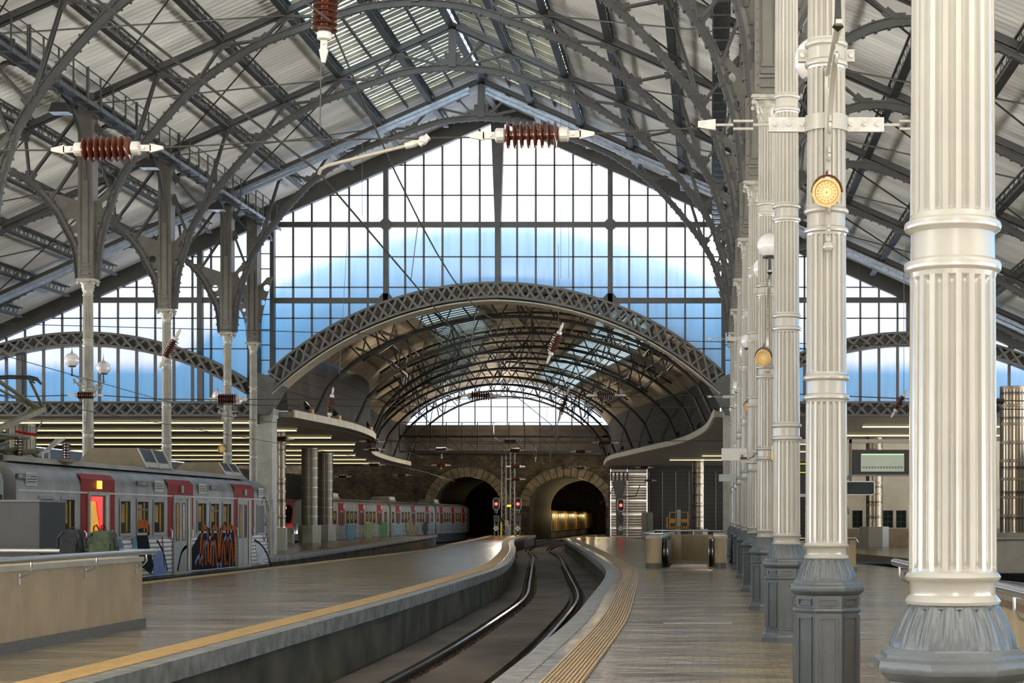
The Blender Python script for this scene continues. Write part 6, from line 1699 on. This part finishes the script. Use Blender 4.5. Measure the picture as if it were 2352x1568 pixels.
# spotlights on the canopy rims
def spot(x, y, z, label, f=1):
    r = empty('spotlight', (x,y,z), label, 'spotlight', 'spotlights along the canopy edges')
    mb = MB(); mb.lathe([(.1,-.18),(.16,-.05),(.2,.15),(.17,.16)], 14, (0,0,.35), mat=Matrix.Rotation(f*.9,4,'Y')); mb.build('lamp_head', BLACK, r, 40)
    mb = MB(); mb.tube([(-.15,0,0),(-.18,0,.3),(0,0,.42),(.18,0,.3),(.15,0,0)], .02, 5); mb.box(-.2,.2,-.06,.06,0,.03); mb.build('yoke', DK, r)
    mb = MB(); mb.lathe([(.001,0),(.12,0),(.12,.2),(.05,.25)], 12, (.1,.7,.05)); mb.build('ballast', SPK, r, 40)
for i, y in enumerate((81,86,97,104,118,130)): spot(el(y)-.3, y, 6.6, 'spotlight on the left canopy rim, %s from the gable' % ORD[i+1].replace('nearest','first'))
for i, y in enumerate((86,98,108,118,130,142)): spot(er(y)+.3, y, 6.6, 'spotlight on the right canopy rim, %s from the gable' % ORD[i+1].replace('nearest','first'), -1)
# drains / bright metal strip in the right platform paving
mb = MB(); mb.box(-.75,.35,27.2,27.28,0,.006); tag(mb.build('floor_strip', GALV), 'short bright metal strip let into the right platform paving', 'strip')
# ------------------------------------------------------------------ sky, sun, camera
# unseen arched screen added behind the gable to shade its lower glass
mb = MB(); R2 = 20.2; pts = arc(XC, CA, R2, XC-15, XC+15, 40)
pts = [(XC-40,11.0),(XC-14.9,11.0)]+[(x, z) for x, z in pts if z > 11.0]+[(XC+14.9,11.0),(XC+40,11.0)]
loop = pts+[(XC+40,7.0),(XC+11.2,7.0)]+[(x, max(7.0, z)) for x, z in arc(XC, CA-.1, 16.1, XC-11.1, XC+11.1, 40)[::-1]]+[(XC-11.2,7.0),(XC-40,7.0)]
o = plate('wall_back', loop, [], CLAD, .3, None, 'y', 85.0); struct(o, 'unseen arched screen added behind the frosted gable to shade its glass')
w = bpy.data.worlds.new('World'); bpy.context.scene.world = w; w.use_nodes = True
nt = w.node_tree; nd = nt.nodes; lk = nt.links
bg = nd['Background']
tc = nd.new('ShaderNodeTexCoord'); sx = nd.new('ShaderNodeSeparateXYZ'); lk.new(tc.outputs['Generated'], sx.inputs[0])
def ramp(o, a, b):
    m = nd.new('ShaderNodeMapRange'); m.inputs['From Min'].default_value = a; m.inputs['From Max'].default_value = b; m.interpolation_type = 'SMOOTHSTEP'
    lk.new(o, m.inputs['Value']); return m.outputs['Result']
ml_ = nd.new('ShaderNodeMath'); ml_.operation = 'MULTIPLY'                       # blue sky high up and ahead
lk.new(ramp(sx.outputs['Z'], -.02, .12), ml_.inputs[0]); lk.new(ramp(sx.outputs['Y'], -.5, .2), ml_.inputs[1])
mb_ = nd.new('ShaderNodeMix'); mb_.data_type = 'RGBA'; mb_.inputs['A'].default_value = (*SIDE, 1); mb_.inputs['B'].default_value = (*BACK, 1)
lk.new(ramp(sx.outputs['Y'], -.3, -.8), mb_.inputs['Factor'])
mc_ = nd.new('ShaderNodeMix'); mc_.data_type = 'RGBA'; mc_.inputs['B'].default_value = (*BLUE, 1)
lk.new(mb_.outputs['Result'], mc_.inputs['A']); lk.new(ml_.outputs[0], mc_.inputs['Factor'])
ab = nd.new('ShaderNodeMath'); ab.operation = 'ABSOLUTE'; lk.new(sx.outputs['X'], ab.inputs[0])   # bright street opening behind the camera
m1 = nd.new('ShaderNodeMath'); m1.operation = 'MULTIPLY'; lk.new(ramp(ab.outputs[0], .16, .06), m1.inputs[0]); lk.new(ramp(sx.outputs['Y'], -.8, -.9), m1.inputs[1])
md_ = nd.new('ShaderNodeMix'); md_.data_type = 'RGBA'; md_.inputs['B'].default_value = (2.4,2.3,2.15,1)
lk.new(mc_.outputs['Result'], md_.inputs['A']); lk.new(m1.outputs[0], md_.inputs['Factor']); lk.new(md_.outputs['Result'], bg.inputs['Color'])
mz = nd.new('ShaderNodeMapRange'); mz.inputs['From Min'].default_value = -.35; mz.inputs['From Max'].default_value = .08
mz.inputs['To Min'].default_value = LOW_BOOST*WORLD; mz.inputs['To Max'].default_value = WORLD   # lower half of the world boosted to brighten the roof underside
lk.new(sx.outputs['Z'], mz.inputs['Value']); lk.new(mz.outputs['Result'], bg.inputs['Strength'])
sun = bpy.data.lights.new('sun', 'SUN'); sun.energy = SUN; sun.angle = math.radians(5); sun.color = (1,.70,.44)
so = bpy.data.objects.new('sun', sun); COL.objects.link(so); so.rotation_euler = (math.radians(-72), 0, 0)
def lamp(nm, loc_, power, col, size=1.0):
    l = bpy.data.lights.new(nm, 'POINT'); l.energy = power; l.color = col; l.shadow_soft_size = size
    o = bpy.data.objects.new(nm, l); COL.objects.link(o); o.location = loc_
lamp('tunnel_fill', (-14.5,206,5), 9, (1,.8,.45), .4); lamp('footway_fill', (-17.5,143,9.2), 1200, (1,.86,.66), .4)  # added fill lights: tunnel lining, then signals and portal wall
for i, y in enumerate((220,234,250,268)): lamp('tunnel_fill', (-18.2+i*.1,y,2.2), 200, (1,.74,.36), .25)  # added warm lights beside the carriage so its side shines gold
lamp('tunnel_fill', (-21.5,186,7.6), 220, (1,.8,.52), .5); lamp('tunnel_fill', (-11.8,187,7.6), 120, (1,.8,.52), .5)  # warm fill on the portal wall, in place of its yellow wall lamps
for i, y in enumerate((88,100,112,124,136)):
    for xx in (el(y)-.15, er(y)+.15):
        l = bpy.data.lights.new('canopy_uplight', 'SPOT'); l.energy = UP; l.color = (1,.9,.74); l.shadow_soft_size = .2; l.spot_size = 1.7; l.spot_blend = .8
        o = bpy.data.objects.new('canopy_uplight', l); COL.objects.link(o); o.location = (xx, y, 7.05); o.rotation_euler = (PI, math.radians(48 if xx < -10 else -48), 0)
sc = bpy.context.scene
cam = bpy.data.cameras.new('camera'); co = bpy.data.objects.new('camera', cam); COL.objects.link(co)
cam.sensor_width = 36; cam.lens = 36*F/2352; cam.shift_x = (1176-PX)/2352; cam.shift_y = (PY-784)/2352; cam.clip_end = 1000
co.location = (0,0,EYE); co.rotation_euler = (PI/2,0,0); sc.camera = co
sc.view_settings.view_transform = 'Standard'; sc.view_settings.look = 'None'; sc.view_settings.gamma = 1; sc.view_settings.use_curve_mapping = False
sc.view_settings.exposure = EXPO
c = sc.cycles; c.max_bounces = 8; c.diffuse_bounces = 5; c.glossy_bounces = 3; c.transmission_bounces = 4; c.transparent_max_bounces = 4
c.caustics_reflective = False; c.caustics_refractive = False; c.sample_clamp_indirect = 4
